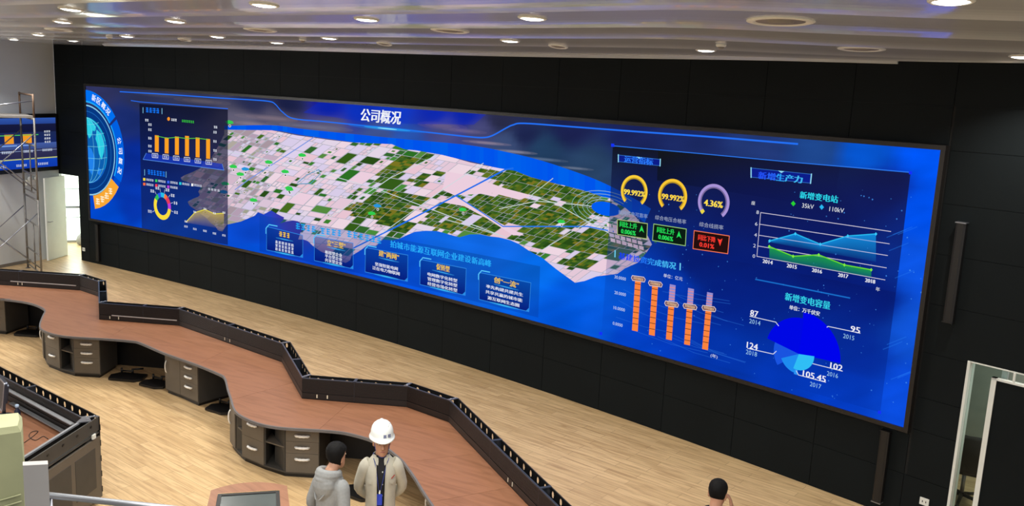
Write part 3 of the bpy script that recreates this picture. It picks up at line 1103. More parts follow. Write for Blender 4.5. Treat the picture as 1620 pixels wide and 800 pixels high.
for x, y0, y1 in ((248.8, 214, 240), (264.4, 217.5, 242.5), (280.6, 216, 244.7), (296.6, 215, 246.6), (313.4, 217.5, 248.8), (330, 219.7, 251)):
    P_.poly(U((x - 3.1, y0 - .3), (x + 3.1, y0 + .3), (x + 3.1, y1 + .3), (x - 3.1, y1 - .3)), (250, 160, 36), 8)
    tops.append((x, y0 + (4 if x > 290 and x < 300 else 1)))
LN_(tops, 1.0, (90, 205, 60), 8.6)
for x, y in ((246, 246), (262.8, 248), (279.4, 250), (296.6, 252.2), (313.8, 254.4), (331, 256.6)):
    LN_([(x - 4.5, y - 3.6), (x + 4.5, y - 2.8), (x + 4.5, y + 3.6), (x - 4.5, y + 2.8)], .9, (225, 230, 245), 8, 1, True)
    G(2, x, y, 6, 3.2, (210, 220, 240))
G(6, 248, 273.5, 28, 8, (20, 120, 250))
for x in (229.5, 263.5):
    LN_([(x, 268 + (x - 229) * .1), (x, 277 + (x - 229) * .1)], 1.0, (140, 220, 255), 8)
for row, (y0, cs) in enumerate(((283.5, ((245, 220, 60), (60, 200, 90), (60, 100, 240), (40, 200, 220), (240, 240, 240))), (291, ((245, 110, 60), (240, 60, 80), (190, 70, 220))))):
    for k, cc in enumerate(cs):
        x = 229 + k * 19
        y = y0 + (x - 229) * .115
        P_.poly(U((x - 1.8, y - 2.2), (x + 1.8, y - 2), (x + 1.8, y + 2.2), (x - 1.8, y + 2)), cc, 8)
        G(4, x + 9, y + 1, 12, 3.6, (220, 228, 245))
G(4, 339, 300, 20, 3.6, (200, 205, 220))
dc, dkx, dky = pk(257.5, 326)
dr = 21.5 * dky
for a0, a1, cc in ((-8, 20, (190, 60, 220)), (20, 52, (230, 60, 90)), (52, 72, (245, 120, 60)), (72, 100, (40, 190, 230)), (100, 122, (40, 90, 235)), (122, 150, (50, 190, 90)), (150, 352, (248, 222, 60))):
    P_.ring(dc, dr * .66, dr, a0, a1, cc, 8)
for a, n_ in ((100, 2), (75, 2), (45, 2), (18, 2), (-12, 2), (130, 2), (205, 3)):
    t = math.radians(a)
    p, q = (dc[0] + dr * 1.05 * math.cos(t), dc[1] + dr * 1.05 * math.sin(t)), (dc[0] + dr * 1.3 * math.cos(t), dc[1] + dr * 1.3 * math.sin(t))
    P_.line([p, q], .012, (200, 210, 230), 8)
    P_.blur((q[0] + .1 * math.copysign(1, math.cos(t)), q[1]), n_, .16, .07, (225, 232, 245), 8, seed=a + 400)
yl = [(295, 351), (309, 336), (325, 331), (340, 338), (355, 337)]
for a, b in zip(yl[:-1], yl[1:]):
    P_.shade(U(a, b, (b[0], 352 + (b[0] - 295) * .17), (a[0], 352 + (a[0] - 295) * .17)), [(230, 200, 60, .5), (230, 200, 60, .5), (200, 180, 80, .05), (200, 180, 80, .05)], 8, 2, 3)
LN_(yl, 1.2, (235, 225, 70), 8.6)
for x, y in yl:
    G(2, x, y - 1, 5, 3, (240, 244, 250))
for x, y in ((295, 358), (309, 362), (325, 365), (340, 369), (355, 372)):
    G(3, x, y, 6, 3.2, (225, 232, 245))

# --- slogan and five cards along the bottom
P_.shade(U((411, 340), (855, 421), (852, 502), (411, 397)), [(8, 62, 150, .35), (8, 70, 150, .5), (8, 50, 150, .35), (8, 40, 150, .4)], 5, 20, 2)
for n_, xa, ya, xb, yb in ((4, 468, 356.7, 501, 363), (4, 507, 364.5, 542, 369), (6, 549, 369, 605, 381)):
    for k in range(n_):
        t = (k + .5) / n_
        G(1, xa + (xb - xa) * t, ya + (yb - ya) * t, (xb - xa) / n_, 10, (30, 160, 240))
for k, ch in enumerate('拍城市能源互联网企业建设新高峰'):
    t = (k + .5) / 15
    T(ch, 617.6 + 161 * t, 385 + 32 * t, 9.4, 11, (40, 172, 250), 9, bold=.006)
CARDS = [(((422.4, 358), (479.7, 372), (479.7, 407), (422.4, 395)), None, (450.8, 371), [(6, 450.8, 385, 30), (6, 450.8, 390.6, 30), (6, 450.8, 396.2, 30)]),
         (((498, 373.4), (559.4, 384.4), (559.4, 425), (498, 411.8)), '立“三型”', (532.6, 386), [('枢纽型企业', 528.5, 401, 27), ('平台型企业', 528.5, 407.2, 27), ('共享型企业', 528.5, 413.6, 27)]),
         (((579, 391.3), (646, 403.3), (645.4, 444.8), (578.3, 429.7)), '建“两网”', (616, 403.3), [('坚强智能电网', 612, 421, 36), ('泛在电力物联网', 611.3, 427.8, 43)]),
         (((665.8, 410.2), (738.2, 424.4), (736.7, 466.9), (664.9, 449.6)), '促转型', (701.7, 423.4), [('电网数字化转型', 700.5, 438.3, 47), ('管理数字化转型', 700.5, 445.8, 47), ('经营市场化转型', 700.5, 453.4, 47)]),
         (((758.7, 430.7), (840.6, 447), (837.4, 492.7), (758.7, 473.2)), '创“一流”', (801.8, 446.4), [('率先构建共建共生', 798.7, 459, 58), ('共享共赢的城市能', 797.7, 467.7, 58), ('源互联网生态圈', 797, 476.4, 50)])]
for q, tt, tc, body in CARDS:
    w_ = q[1][0] - q[0][0]
    P_.shade(U(*q), [(8, 50, 130, .55), (8, 50, 130, .55), (6, 22, 120, .95), (6, 22, 120, .95)], 6, 5, 4)
    LN_(list(q), .9, (50, 140, 230), 7, 1, True)
    LN_([(q[0][0] - 1, q[0][1] + 11), (q[0][0] - 1, q[0][1] + 3), (q[0][0] + 4, q[0][1] - 3), (q[0][0] + 17, q[0][1] - .5)], 1.6, (90, 200, 250), 8)
    P_.poly(U((q[2][0], q[2][1]), (q[2][0], q[2][1] - 6), (q[2][0] - 5, q[2][1] - 1.2)), (40, 140, 230), 8)
    gx, gy = (q[2][0] + q[3][0]) / 2, (q[2][1] + q[3][1]) / 2
    sl = (q[2][1] - q[3][1]) / (q[2][0] - q[3][0])
    for sc, al in ((1, .4), (.5, .9)):
        P_.poly(U(*[(gx + w_ * .3 * sc * math.cos(t), gy + 1.6 * sc * math.sin(t) + w_ * .3 * sc * sl * math.cos(t)) for t in np.linspace(0, 6.28, 15)[:-1]]), (60, 190, 250), 8 + (1 - sc), al)
        P_.poly(U(*[(tc[0] + w_ * .25 * sc * math.cos(t), tc[1] + 7.5 + 1.2 * sc * math.sin(t) + w_ * .25 * sc * sl * math.cos(t)) for t in np.linspace(0, 6.28, 15)[:-1]]), (60, 170, 240), 8 + (1 - sc), al)
    if tt:
        T(tt, tc[0], tc[1], len(tt) * w_ * .095, 9.5, (250, 205, 50), 9, bold=.004)
    else:
        G(3, tc[0], tc[1], 18, 8, (250, 205, 50))
    for b in body:
        if isinstance(b[0], int):
            G(b[0], b[1], b[2], b[3], 4.4, (225, 232, 248))
        else:
            T(b[0], b[1], b[2], b[3], 5.6, (232, 238, 250), 9, bold=.003)

# --- right-hand dashboard
P_.shade(U((970, 231), (1441, 273), (1418, 462), (963, 375)), [(20, 23, 26, .98), (20, 24, 66, .96), (8, 26, 112, .78), (10, 30, 110, .45)], 5.2, 30, 8)
P_.shade(U((963, 375), (1418, 462), (1393, 652), (952, 527)), [(10, 30, 110, .45), (8, 22, 100, .80), (4, 50, 170, .45), (4, 60, 190, .12)], 5.2, 30, 6)
P_.shade(U((1042, 236), (1330, 262), (1318, 330), (1040, 285)), [(20, 23, 24, .95), (20, 24, 60, .5), (12, 20, 90, .1), (12, 18, 36, .8)], 5.6, 18, 4)
LN_([(970, 230.5), (1100, 242), (1250, 256), (1441, 272.5)], 1.2, (44, 120, 240), 6.5)
for x, y in ((970, 229.5), (1441, 273), (1392, 651.5), (951, 527)):
    P_.poly(U((x - 2.5, y - 2.5), (x + 2.5, y - 2.2), (x + 2.5, y + 2.8), (x - 2.5, y + 2.4)), (20, 50, 250), 7)
for q in (((979, 245), (1045.5, 252), (1045, 262), (979, 255.5)), ((1189, 265.5), (1284.5, 275.5), (1283, 289.5), (1189, 280))):
    P_.poly(U(*q), (10, 30, 150), 6.5, .8)
    LN_(list(q), .7, (60, 130, 220), 7, .8, True)
    for a, b in ((q[0], q[3]), (q[1], q[2])):
        LN_([(a[0], a[1] - .5), (b[0], b[1] + .5)], 1.8, (150, 225, 250), 8)
    mx_ = (q[0][0] + q[1][0]) / 2
    my_ = (q[0][1] + q[1][1]) / 2
    P_.poly(U((mx_ - 5, my_ - .8), (mx_ + 5, my_ + .2), (mx_, my_ + 3)), (150, 225, 250), 8)
T('运营指标', 1011, 253.5, 45, 11, (44, 126, 255), bold=.006)
for k, ch in enumerate('新增生产力'):
    T(ch, 1207 + k * 14.2, 277.5 + k * 1.5, 12.5, 11.5, ((36, 84, 255), (40, 100, 255), (40, 160, 250), (60, 185, 250), (70, 195, 250))[k], bold=.006)


def gauge(px, py, r, col, tip=None):
    c, kx, ky = pk(px, py)
    R_ = r * ky
    dk = tuple(int(x * .72) for x in col)
    P_.ring(c, R_ * .78, R_, -48, 228, col, 7)
    P_.ring(c, R_ * .76, R_ * .84, -48, 228, dk, 7.4)
    if tip:
        P_.ring(c, R_ * .76, R_, 216, 229, tip, 7.8)
    return c


gauge(1003.8, 302.5, 25.5, (250, 206, 56))
gauge(1064.5, 310, 27, (250, 200, 52))
gauge(1129.5, 319.5, 28.5, (168, 146, 214), (235, 215, 70))
T('99.992%', 1004.5, 305, 33, 8.5, (255, 224, 80), bold=.006)
T('99.992%', 1065.5, 312.5, 35, 9, (255, 216, 70), bold=.006)
T('4.36%', 1129.5, 322, 29, 10, (255, 224, 80), bold=.006)
T('城网供电可靠率', 1002, 338.5, 46, 7, (140, 165, 205))
T('综合电压合格率', 1061.5, 347, 49, 7.2, (160, 172, 200))
T('综合线损率', 1126, 357, 38, 7.4, (165, 175, 200))
for q, fc, oc, tc_, l1, l2, cx, cy, up in ((((977.5, 347), (1025, 353.5), (1024, 377.5), (977.5, 370.5)), (14, 30, 20), (170, 196, 120), (40, 225, 90), '同比上升', '0.006%', 1001, 362, 1),
                                      (((1035, 354), (1086.5, 362), (1085, 388.5), (1033, 380)), (10, 28, 18), (150, 200, 120), (40, 225, 90), '同比上升', '0.006%', 1060, 371, 1),
                                      (((1099, 364.5), (1154.5, 373), (1152, 401), (1097, 393)), (36, 14, 14), (245, 120, 80), (250, 60, 50), '同比下降', '0.01%', 1125, 383, 0)):
    P_.poly(U(*q), fc, 7)
    LN_(list(q), 1.2, oc, 7.6, 1, True)
    T(l1, cx - 6, cy - 6, 27, 9, tc_, bold=.004)
    T(l2, cx - 6, cy + 5, 23, 7.2, tc_, bold=.004)
    ax, ay = cx + 15, cy - 1
    P_.poly(U((ax - 4, ay + 6), (ax, ay - 5), (ax + 4, ay + 7), (ax, ay + 3)) if up else U((ax - 4, ay - 5), (ax, ay - 3), (ax + 4, ay - 5), (ax, ay + 7)), tc_, 9)
for k, ch in enumerate('基建投资完成情况'):
    T(ch, 985 + k * 11.4, 404.8 + k * 2.15, 10.5, 10.5, ((16, 60, 250), (16, 60, 250), (24, 80, 250), (36, 120, 250), (46, 150, 245), (60, 170, 245), (70, 185, 245), (70, 190, 245))[k], bold=.005)
for x, y in ((974, 401), (1077, 421.5)):
    LN_([(x, y - 5), (x - .4, y + 5)], 2.2, (110, 210, 245), 8)
T('单位：亿元', 1065.5, 438, 30, 6, (225, 232, 245))
for t_, x, y in (('30.0000', 982, 439.3), ('20.0000', 982, 464), ('10.0000', 980.5, 488), ('0.0000', 978, 512.5)):
    T(t_, x, y, 18 if len(t_) > 6 else 15.5, 5, (205, 222, 245))
for (bx, by), (mx_, my_), (tx, ty) in (((1005, 523), (1010, 441), (1010.4, 438)), ((1031.8, 530), (1037, 449), (1037.4, 446)), ((1058.8, 537), (1062.6, 481), (1065, 450)), ((1087.5, 545), (1092, 485), (1094, 456)), ((1116, 552.5), (1121.6, 488), (1124, 462.5))):
    hw = 4.6

    def at_y(y):
        return bx + (tx - bx) * (y - by) / (ty - by)
    P_.poly(U((at_y(ty) - hw, ty - 1), (at_y(ty) + hw, ty + 1), (at_y(my_) + hw, my_ + 1), (at_y(my_) - hw, my_ - 1)), (150, 140, 205), 7)
    yy = ty + 5
    while yy < my_ - 2:
        P_.poly(U((at_y(yy) - hw, yy - 1.6), (at_y(yy) + hw, yy), (at_y(yy) + hw, yy + 1), (at_y(yy) - hw, yy - .6)), (240, 140, 120), 7.4)
        yy += 4.5
    P_.poly(U((at_y(my_) - hw, my_ - 1), (at_y(my_) + hw, my_ + 1), (at_y(by) + hw, by + 1), (at_y(by) - hw, by - 1)), (250, 132, 62), 7)
    yy = my_ + 8
    while yy < by - 4:
        P_.poly(U((at_y(yy) - hw, yy - 1.4), (at_y(yy) + hw, yy + .4), (at_y(yy) + hw, yy + 1.3), (at_y(yy) - hw, yy - .5)), (60, 24, 20), 7.4)
        yy += 9
    px_, py_ = at_y(my_) + .5, my_ - .5
    pill = [(px_ - 9.5, py_ - 5), (px_ + 8.5, py_ - 2.4), (px_ + 11, py_ + 1.2), (px_ + 9.5, py_ + 5.2), (px_ - 9, py_ + 2.6), (px_ - 11, py_ - 1.4)]
    P_.poly(U(*pill), (120, 80, 80), 8, .85)
    LN_(pill, 1.0, (235, 215, 205), 8.5, 1, True)
    G(7, px_, py_, 16, 4, (245, 205, 150), 9)
T('(年)', 1130.5, 563, 11, 6.5, (215, 225, 245))

# line chart
GR = [((1204, 336), (1410, 366)), ((1201.8, 354.3), (1407.6, 385.4)), ((1200.7, 371.7), (1404.8, 403.9)), ((1199, 388.7), (1403, 423.4)), ((1198, 405.2), (1400.7, 442.4))]
for k, (a, b) in enumerate(GR):
    LN_([a, b], 1.0, (205, 200, 220), 6.5)
    T(str(8 - 2 * k), a[0] - 4.5, a[1] - .5, 4, 5.5, (215, 220, 235))
LN_([GR[0][0], GR[4][0]], 1.0, (205, 200, 220), 6.5)
sb = [(1218.3, 380.8), (1259, 369.5), (1298.4, 386), (1342, 373), (1386.4, 369.8)]
sg = [(1217.8, 389.6), (1255.5, 405), (1296, 402.8), (1336.6, 418.7), (1379, 426.4)]


def yax(x):
    return 405.2 + (x - 1198) * (442.4 - 405.2) / (1400.7 - 1198)


for ser, c0, dy, lc in ((sb, (20, 150, 235), None, (40, 185, 240)), (sg, (30, 170, 60), 0, (110, 220, 40))):
    for a, b in zip(ser[:-1], ser[1:]):
        ya, yb = (yax(a[0]), yax(b[0])) if dy == 0 else (yax(a[0]) - 26, yax(b[0]) - 26)
        ya, yb = max(ya, a[1] + .5), max(yb, b[1] + .5)
        P_.shade(U(a, b, (b[0], yb), (a[0], ya)), [c0 + (.75,), c0 + (.75,), c0 + (.08 if dy is None else .25,), c0 + (.08 if dy is None else .25,)], 7, 3, 3)
    LN_(ser, 1.6, lc, 7.8)
    for x, y in ser:
        P_.poly(U((x - 2.2, y), (x, y - 2.8), (x + 2.2, y), (x, y + 2.8)), tuple(min(255, v + 20) for v in lc), 8.4)
for t_, x, y in (('2014', 1215.3, 413.8), ('2015', 1253.5, 420.8), ('2016', 1293.4, 428), ('2017', 1334.7, 435.6), ('2018', 1377.5, 444)):
    T(t_, x, y, 15.5, 6, (228, 230, 240), bold=.003)
T('新增变电站', 1296, 311.5, 60, 11.5, (44, 214, 236), bold=.004)
P_.poly(U((1252, 321.5), (1255.7, 317.5), (1259.5, 322), (1255.7, 326)), (40, 210, 50), 8)
P_.poly(U((1297, 327), (1300.6, 323), (1304.4, 327.6), (1300.6, 331.6)), (40, 180, 240), 8)
T('35kV', 1279, 325.8, 18.5, 7, (228, 232, 240))
T('110kV', 1324.5, 331.5, 23, 7.2, (228, 232, 240))
T('座', 1192.5, 320.8, 6, 6, (228, 232, 240))
T('年', 1389.5, 457, 6.5, 6.5, (228, 232, 240))
for al, w_ in ((.3, 2.4), (.8, 1.0)):
    LN_([(1196, 441.5), (1240, 450), (1300, 462), (1345, 471)], w_, (30, 130, 230), 6.5 + al, al)

# rose chart
T('新增变电容量', 1278, 475.5, 71, 12.5, (52, 210, 232), bold=.004)
T('单位：万千伏安', 1273.5, 490.5, 48, 7, (226, 232, 244), bold=.002)
rc, rkx, rky = pk(1264.5, 559.5)
rm = rky
P_.ring(rc, 0, 66 * rm, 2, 90, (0, 4, 236), 7)
P_.ring(rc, 0, 56 * rm, 88, 168, (0, 8, 228), 7.2)
P_.ring(rc, 0, 42 * rm, 168, 218, (26, 84, 224), 7.4)
P_.ring(rc, 0, 31 * rm, 206, 262, (30, 140, 240), 7.6)
P_.ring(rc, 0, 25 * rm, 255, 366, (48, 190, 245), 7.8)
P_.ring(rc, 25 * rm, 33 * rm, 262, 272, (48, 150, 245), 7.8)
for t_, x, y, w_ in (('87', 1194, 495.5, 12), ('95', 1354, 520.8, 14.5), ('124', 1191, 546.8, 17), ('102', 1324, 579.6, 19), ('105.45', 1289, 594.6, 36)):
    T(t_, x, y, w_, 9.5, (240, 240, 250), bold=.003)
for t_, x, y in (('2014', 1195, 509), ('2015', 1343.5, 532.5), ('2018', 1189.7, 558), ('2016', 1317.8, 592), ('2017', 1291, 608.8)):
    T(t_, x, y, 17.5, 7, (150, 200, 235))
for pts in ([(1187, 499.8), (1228, 509), (1232.5, 515)], [(1309, 517), (1311, 515.8), (1361.5, 526.5)], [(1183.5, 550.5), (1224, 559.5), (1228.8, 555)], [(1286.6, 574.7), (1333.5, 586.5)], [(1260.6, 586), (1263.8, 592.5), (1307, 604)]):
    LN_(pts, 1.1, (220, 225, 240), 8)

# light trails and specks
rr = random.Random(3)
for _ in range(16):
    x, y = rr.uniform(930, 1120), rr.uniform(455, 540)
    sl = rr.uniform(.2, .5)
    L = rr.uniform(40, 120)
    if y + L * sl < 400 + (x + L - 760) * .36 + 60:
        LN_([(x, y), (x + L * .5, y + L * sl * .55), (x + L, y + L * sl * .9)], .9, (50, 130, 240), 6, .28)
for _ in range(10):
    x = rr.uniform(1395, 1425)
    y = rr.uniform(360, 600)
    LN_([(x, y), (x + 30, y - 12)], 1.4, (40, 130, 250), 6, .25)
for _ in range(150):
    x, y = rr.uniform(1000, 1470), rr.uniform(300, 640)
    u, v = uv(x, y)
    if UL < u < UR and VB + .05 < v < VT:
        z_ = rr.uniform(.004, .012)
        P_.poly([(u - z_, v), (u, v - z_), (u + z_, v), (u, v + z_)], (70, 150, 245), 6, rr.uniform(.3, .9))

P_.build('display', screen_mat('video_wall_picture', 1.0), vw)


def frame_strip(mb, s0, s1, z0, z1, t0, t1):
    n = max(1, int((s1 - s0) / 0.5))
    A = [WP(s0 + (s1 - s0) * k / n, 0, t0) for k in range(n + 1)]
    B = [WP(s0 + (s1 - s0) * k / n, 0, t1) for k in range(n + 1)]
    for k in range(n):
        mb.prism([A[k], A[k + 1], B[k + 1], B[k]], z0, z1)


mb = MB()
bz = 0.055
for r in ((UL - bz, UR + bz, VB - bz, VB), (UL - bz, UR + bz, VT, VT + bz), (UL - bz, UL, VB, VT), (UR, UR + bz, VB, VT)):
    frame_strip(mb, *r, -0.011, 0.085)
mb.build('frame', M['bezel'], vw)
mb = MB()
frame_strip(mb, UL, UR, VB, VT, -0.011, 0.052)
mb.build('cabinet_body', M['bplast'], vw)
# ================================================================== CONSOLES
WT, WB = 0.75, 0.72            # worktop top and underside
RT = 1.045                     # top of the equipment riser
RD = 0.14                      # its depth
V2 = lambda *a: Vector((a[0], a[1], 0))


def lineint(p, d, q, e):
    den = d.x * e.y - d.y * e.x
    t = ((q.x - p.x) * e.y - (q.y - p.y) * e.x) / den
    return p + d * t


def offset_poly(P, t):
    """offset a plan polyline to the left by t"""
    P = [V2(*p) for p in P]
    N = []
    for a, b in zip(P[:-1], P[1:]):
        d = (b - a).normalized()
        N.append((a + Vector((-d.y, d.x, 0)) * t, d))
    out = [N[0][0]]
    for i in range(1, len(N)):
        out.append(lineint(N[i - 1][0], N[i - 1][1], N[i][0], N[i][1]))
    out.append(P[-1] + (N[-1][0] - P[-2]))
    return out


# rear polyline of the desk (front faces of the risers), found from the photograph at z = 0.75
REAR = [(-14.0, 17.38), (-8.34, 16.94), (-7.80, 16.54), (-7.06, 14.96), (-5.62, 14.815), (-3.42, 13.10), (-2.745, 11.565), (-1.31, 11.435), (-0.71, 10.965), (1.25, 6.60)]
REARO = offset_poly(REAR, RD)


def riser(i, label, slot=False, tabs=(), mids=(), loc=None):
    """one straight length of the black equipment riser on the worktop"""
    a, b, c, d = V2(*REAR[i]), V2(*REAR[i + 1]), REARO[i + 1], REARO[i]
    return riser_geo(a, b, c, d, label, slot, tabs, mids)


def riser_geo(a, b, c, d, label, slot, tabs, mids, group='black equipment risers along the consoles'):
    t = thing('console_riser', label, 'console riser', (a.x, a.y, WT), 0, group)
    dr = (b - a).normalized()
    n = Vector((-dr.y, dr.x, 0))
    L = (b - a).length
    # front panel with fine horizontal ribs
    mb = MB()
    z0, z1 = WT + 0.095, RT - 0.012
    mb.wallbox(a, b, z0, z1, 0.004, 0.014)
    k = z0 + 0.006
    while k < z1 - 0.01:
        mb.wallbox(a, b, k, k + 0.011, 0.0, 0.006)
        k += 0.0165
    mb.build('front_panel', M['rblack'], t)
    mb = MB()
    mb.wallbox(a, b, WT, WT + 0.085, 0.0, 0.014)
    mb.wallbox(a, b, WT + 0.085, WT + 0.095, 0.012, 0.02)
    mb.build('lower_band', M['rblack'], t)
    if slot:
        mb = MB()
        mb.wallbox(a + dr * L * slot[0], a + dr * L * slot[1], WT + 0.083, WT + 0.099, -0.006, 0.012)
        mb.build('slot_reflection', M['slot'], t)  # pale strip paints the reflection in the slot as a solid colour
    for q in tabs:
        mb = MB()
        p = a + dr * L * q
        mb.wallbox(p, p + dr * 0.014, WT + 0.028, WT + 0.075, -0.003, 0.001)
        mb.build('label_tab', M['tabw'], t)
    # top rails
    mb = MB()
    rr_ = 0.022
    mb.prism([a, b, b + (c - b).normalized() * rr_, a + (d - a).normalized() * rr_], RT - 0.012, RT)
    mb.build('front_rail', M['rail'], t)
    mb = MB()
    mb.prism([d, c, c + (b - c).normalized() * 0.012, d + (a - d).normalized() * 0.012], RT - 0.012, RT)
    mb.build('rear_rail', M['bplast'], t)
    # back panel with a row of oval cable holes
    mb = MB()
    Lb = (c - d).length
    db = (c - d).normalized()
    nh = max(1, int(Lb / 0.178))
    cw = Lb / nh
    zt, zb, zm = RT - 0.012, RT - 0.14, RT - 0.068
    for h in range(nh):
        o = d + db * (cw * (h + 0.5))
        outer = [(-cw / 2, zb), (0, zb), (cw / 2, zb), (cw / 2, zm), (cw / 2, zt), (0, zt), (-cw / 2, zt), (-cw / 2, zm)]
        inner = [(0.029 * math.cos(math.radians(x)), zm + 0.038 * math.sin(math.radians(x))) for x in (225, 270, 315, 0, 45, 90, 135, 180)]
        vs = []
        for off in (0.0, -0.006):
            for x, z in outer + inner:
                p = o + db * x + n * off
                vs.append((p.x, p.y, z))
        fs = []
        for k in range(8):
            k2 = (k + 1) % 8
            fs += [(k, k2, 8 + k2, 8 + k), (16 + k, 24 + k, 24 + k2, 16 + k2), (8 + k, 8 + k2, 24 + k2, 24 + k)]
        mb.add(vs, fs)
    mb.wallbox(d, c, WT, zb, -0.006, 0.0)
    mb.build('back_panel', M['bplast'], t)
    mb = MB()
    mb.prism([a, b, c, d], WT, WT + 0.012)
    mb.build('bottom_tray', M['bplast'], t)
    # cross plates and the corner plate with bolts
    for q in mids:
        mb = MB()
        p = a + dr * L * q
        e = n * RD
        mb.prism([p - dr * 0.02, p + dr * 0.02, p + dr * 0.02 + e, p - dr * 0.02 + e], RT - 0.01, RT + 0.003)
        mb.prism([p - dr * 0.004, p + dr * 0.004, p + dr * 0.004 + e, p - dr * 0.004 + e], WT + 0.01, RT - 0.01)
        mb.build('cross_plate', M['rail'], t)
    mb = MB()
    f = 0.045
    mb.prism([b - dr * f, b, c, c - db * f], RT - 0.006, RT + 0.004)
    for q in (0.3, 0.75):
        p = b.lerp(c, q) - dr * 0.022
        mb.lathe((p.x, p.y, RT + 0.004), [(0.011, 0), (0.011, 0.006), (0.006, 0.010)], 8)
    mb.build('corner_plate', M['alu'], t)
    return t


riser(0, 'far straight black riser at the left edge, behind the scaffold-side desk', slot=(0.75, 0.985), tabs=(0.775, 0.79), mids=(0.5, 0.78))
riser(1, 'short angled black riser joining the far left riser to the first zigzag step')
riser(2, 'black riser seen end-on with blue-grey edge, at the first zigzag step', mids=(0.5,))
riser(3, 'straight black riser with painted pale slot reflection, right of the first zigzag step', slot=(0.16, 0.97), tabs=(0.13, 0.24), mids=(0.55,))
riser(4, 'long black slanted riser in the middle, row of cable holes behind its top', tabs=(0.47, 0.52), mids=(0.5,))
riser(5, 'black slanted riser running down to the second zigzag step', mids=(0.5,))
riser(6, 'straight black riser behind the man in the white helmet', tabs=(0.14, 0.24), mids=(0.5,))
riser(7, 'short angled black riser between straight riser and long near riser')
riser(8, 'long near black riser with oval cable holes, running off the bottom edge', tabs=(0.40, 0.425), mids=(0.29, 0.56))

# worktops: front outlines found from the photograph at z = 0.75
FRONT = [(-14.0, 16.15), (-9.6, 16.03), (-9.27, 16.012), (-8.885, 15.914), (-8.588, 15.76), (-8.32, 15.53), (-8.18, 15.34), (-8.085, 15.10), (-7.92, 14.70), (-7.805, 14.45), (-7.68, 14.25), (-7.46, 14.06), (-7.227, 13.945), (-6.98, 13.895), (-6.547, 13.885),
         (-6.43, 13.88), (-5.998, 13.83), (-5.803, 13.725), (-5.277, 13.289), (-4.595, 12.80), (-4.13, 12.42), (-4.01, 12.27), (-3.90, 12.02), (-3.83, 11.84), (-3.638, 11.40), (-3.53, 11.14), (-3.41, 10.93), (-3.19, 10.72), (-2.967, 10.59), (-2.711, 10.53), (-2.28, 10.515),
         (-2.0, 10.485), (-1.798, 10.407), (-1.574, 10.274), (-1.38, 10.08), (-1.152, 9.74), (-1.055, 9.541), (-0.919, 9.223), (-0.711, 8.70), (0.05, 6.95), (0.45, 6.0)]


def smooth_front():
    P = [np.array(p) for p in FRONT]
    out = []
    for i in range(len(P) - 1):
        p0, p1, p2, p3 = P[max(i - 1, 0)], P[i], P[i + 1], P[min(i + 2, len(P) - 1)]
        if np.linalg.norm(p2 - p1) > 0.9:
            out.append((tuple(p1), i))
            continue
        for k in range(3):
            t = k / 3
            out.append((tuple(0.5 * (2 * p1 + (p2 - p0) * t + (2 * p0 - 5 * p1 + 4 * p2 - p3) * t * t + (3 * p1 - p0 - 3 * p2 + p3) * t ** 3)), i + t))
    out.append((tuple(P[-1]), len(P) - 1))
    return out


SF = smooth_front()


def fr(i0, i1):
    return [V2(*p) for p, k in SF if i0 - 1e-6 <= k <= i1 + 1e-6]


# seam: (index into FRONT, index of the rear segment, fraction along it)
SEAMS = [(0, 0, 0.0), (2, 0, 0.835), (15, 3, 0.38), (19, 4, 0.55), (23.999, 5, 0.58), (30, 6, 0.42), (35.5, 8, 0.2245), (38, 8, 0.42), (40, 8, 1.0)]
DESKL = ['far left end of the long red-brown worktop, cut by the left edge of the photo', 'red-brown worktop bulging out over the far cabinets, at the first zigzag step', 'red-brown worktop stretch along the riser with the painted slot reflection, left of the two-door cabinet',
         'red-brown worktop stretch in front of the long slanted middle riser', 'wide red-brown worktop bulging over the curved cabinet left of the hooded man', 'red-brown worktop stretch behind the two standing men',
         'short red-brown worktop board to the right of the helmeted man', 'nearest red-brown worktop board at the bottom edge, under the long near riser']


def rearpt(s, f):
    return V2(*REAR[s]).lerp(V2(*REAR[s + 1]), f), REARO[s].lerp(REARO[s + 1], f)


for k in range(len(SEAMS) - 1):
    (i0, s0, f0), (i1, s1, f1) = SEAMS[k], SEAMS[k + 1]
    i0r = i0 if abs(i0 - round(i0)) > .01 else round(i0)
    i1r = i1 if abs(i1 - round(i1)) > .01 else round(i1)
    if i0r == 35.5:
        i0r = 35 + 1 / 3
    if i1r == 35.5:
        i1r = 35 + 1 / 3
    F_ = fr(i0r, i1r)
    r0, r0o = rearpt(s0, f0)
    r1, r1o = rearpt(s1, f1)
    RO = [r0o] + [REARO[j] for j in range(s0 + 1, s1 + 1)] + [r1o]
    RI = [r0] + [V2(*REAR[j]) for j in range(s0 + 1, s1 + 1)] + [r1]
    t = thing('console_desk', DESKL[k], 'desk', (F_[0].x, F_[0].y, 0))
    g = 0.0016
    d0 = (F_[-1] - F_[0]).normalized() * g
    poly = [F_[0] + d0] + F_[1:-1] + [F_[-1] - d0] + [RO[-1] - d0] + RO[1:-1][::-1] + [RO[0] + d0]
    mb = MB()
    mb.prism(poly, WB, WT)
    mb.build('worktop', M['wood'], t)
    mb = MB()
    for a, b in zip(F_[:-1], F_[1:]):
        mb.wallbox(a, b, WB - 0.002, WT + 0.002, -0.022, 0.0)
    mb.build('edge_band', M['edge'], t)
    mb = MB()
    for a, b in zip(RI[:-1], RI[1:]):
        if (b - a).length > .02:
            mb.wallbox(a, b, 0.0, WB, -0.10, -0.08)
    mb.build('back_panel', M['bplast'], t)


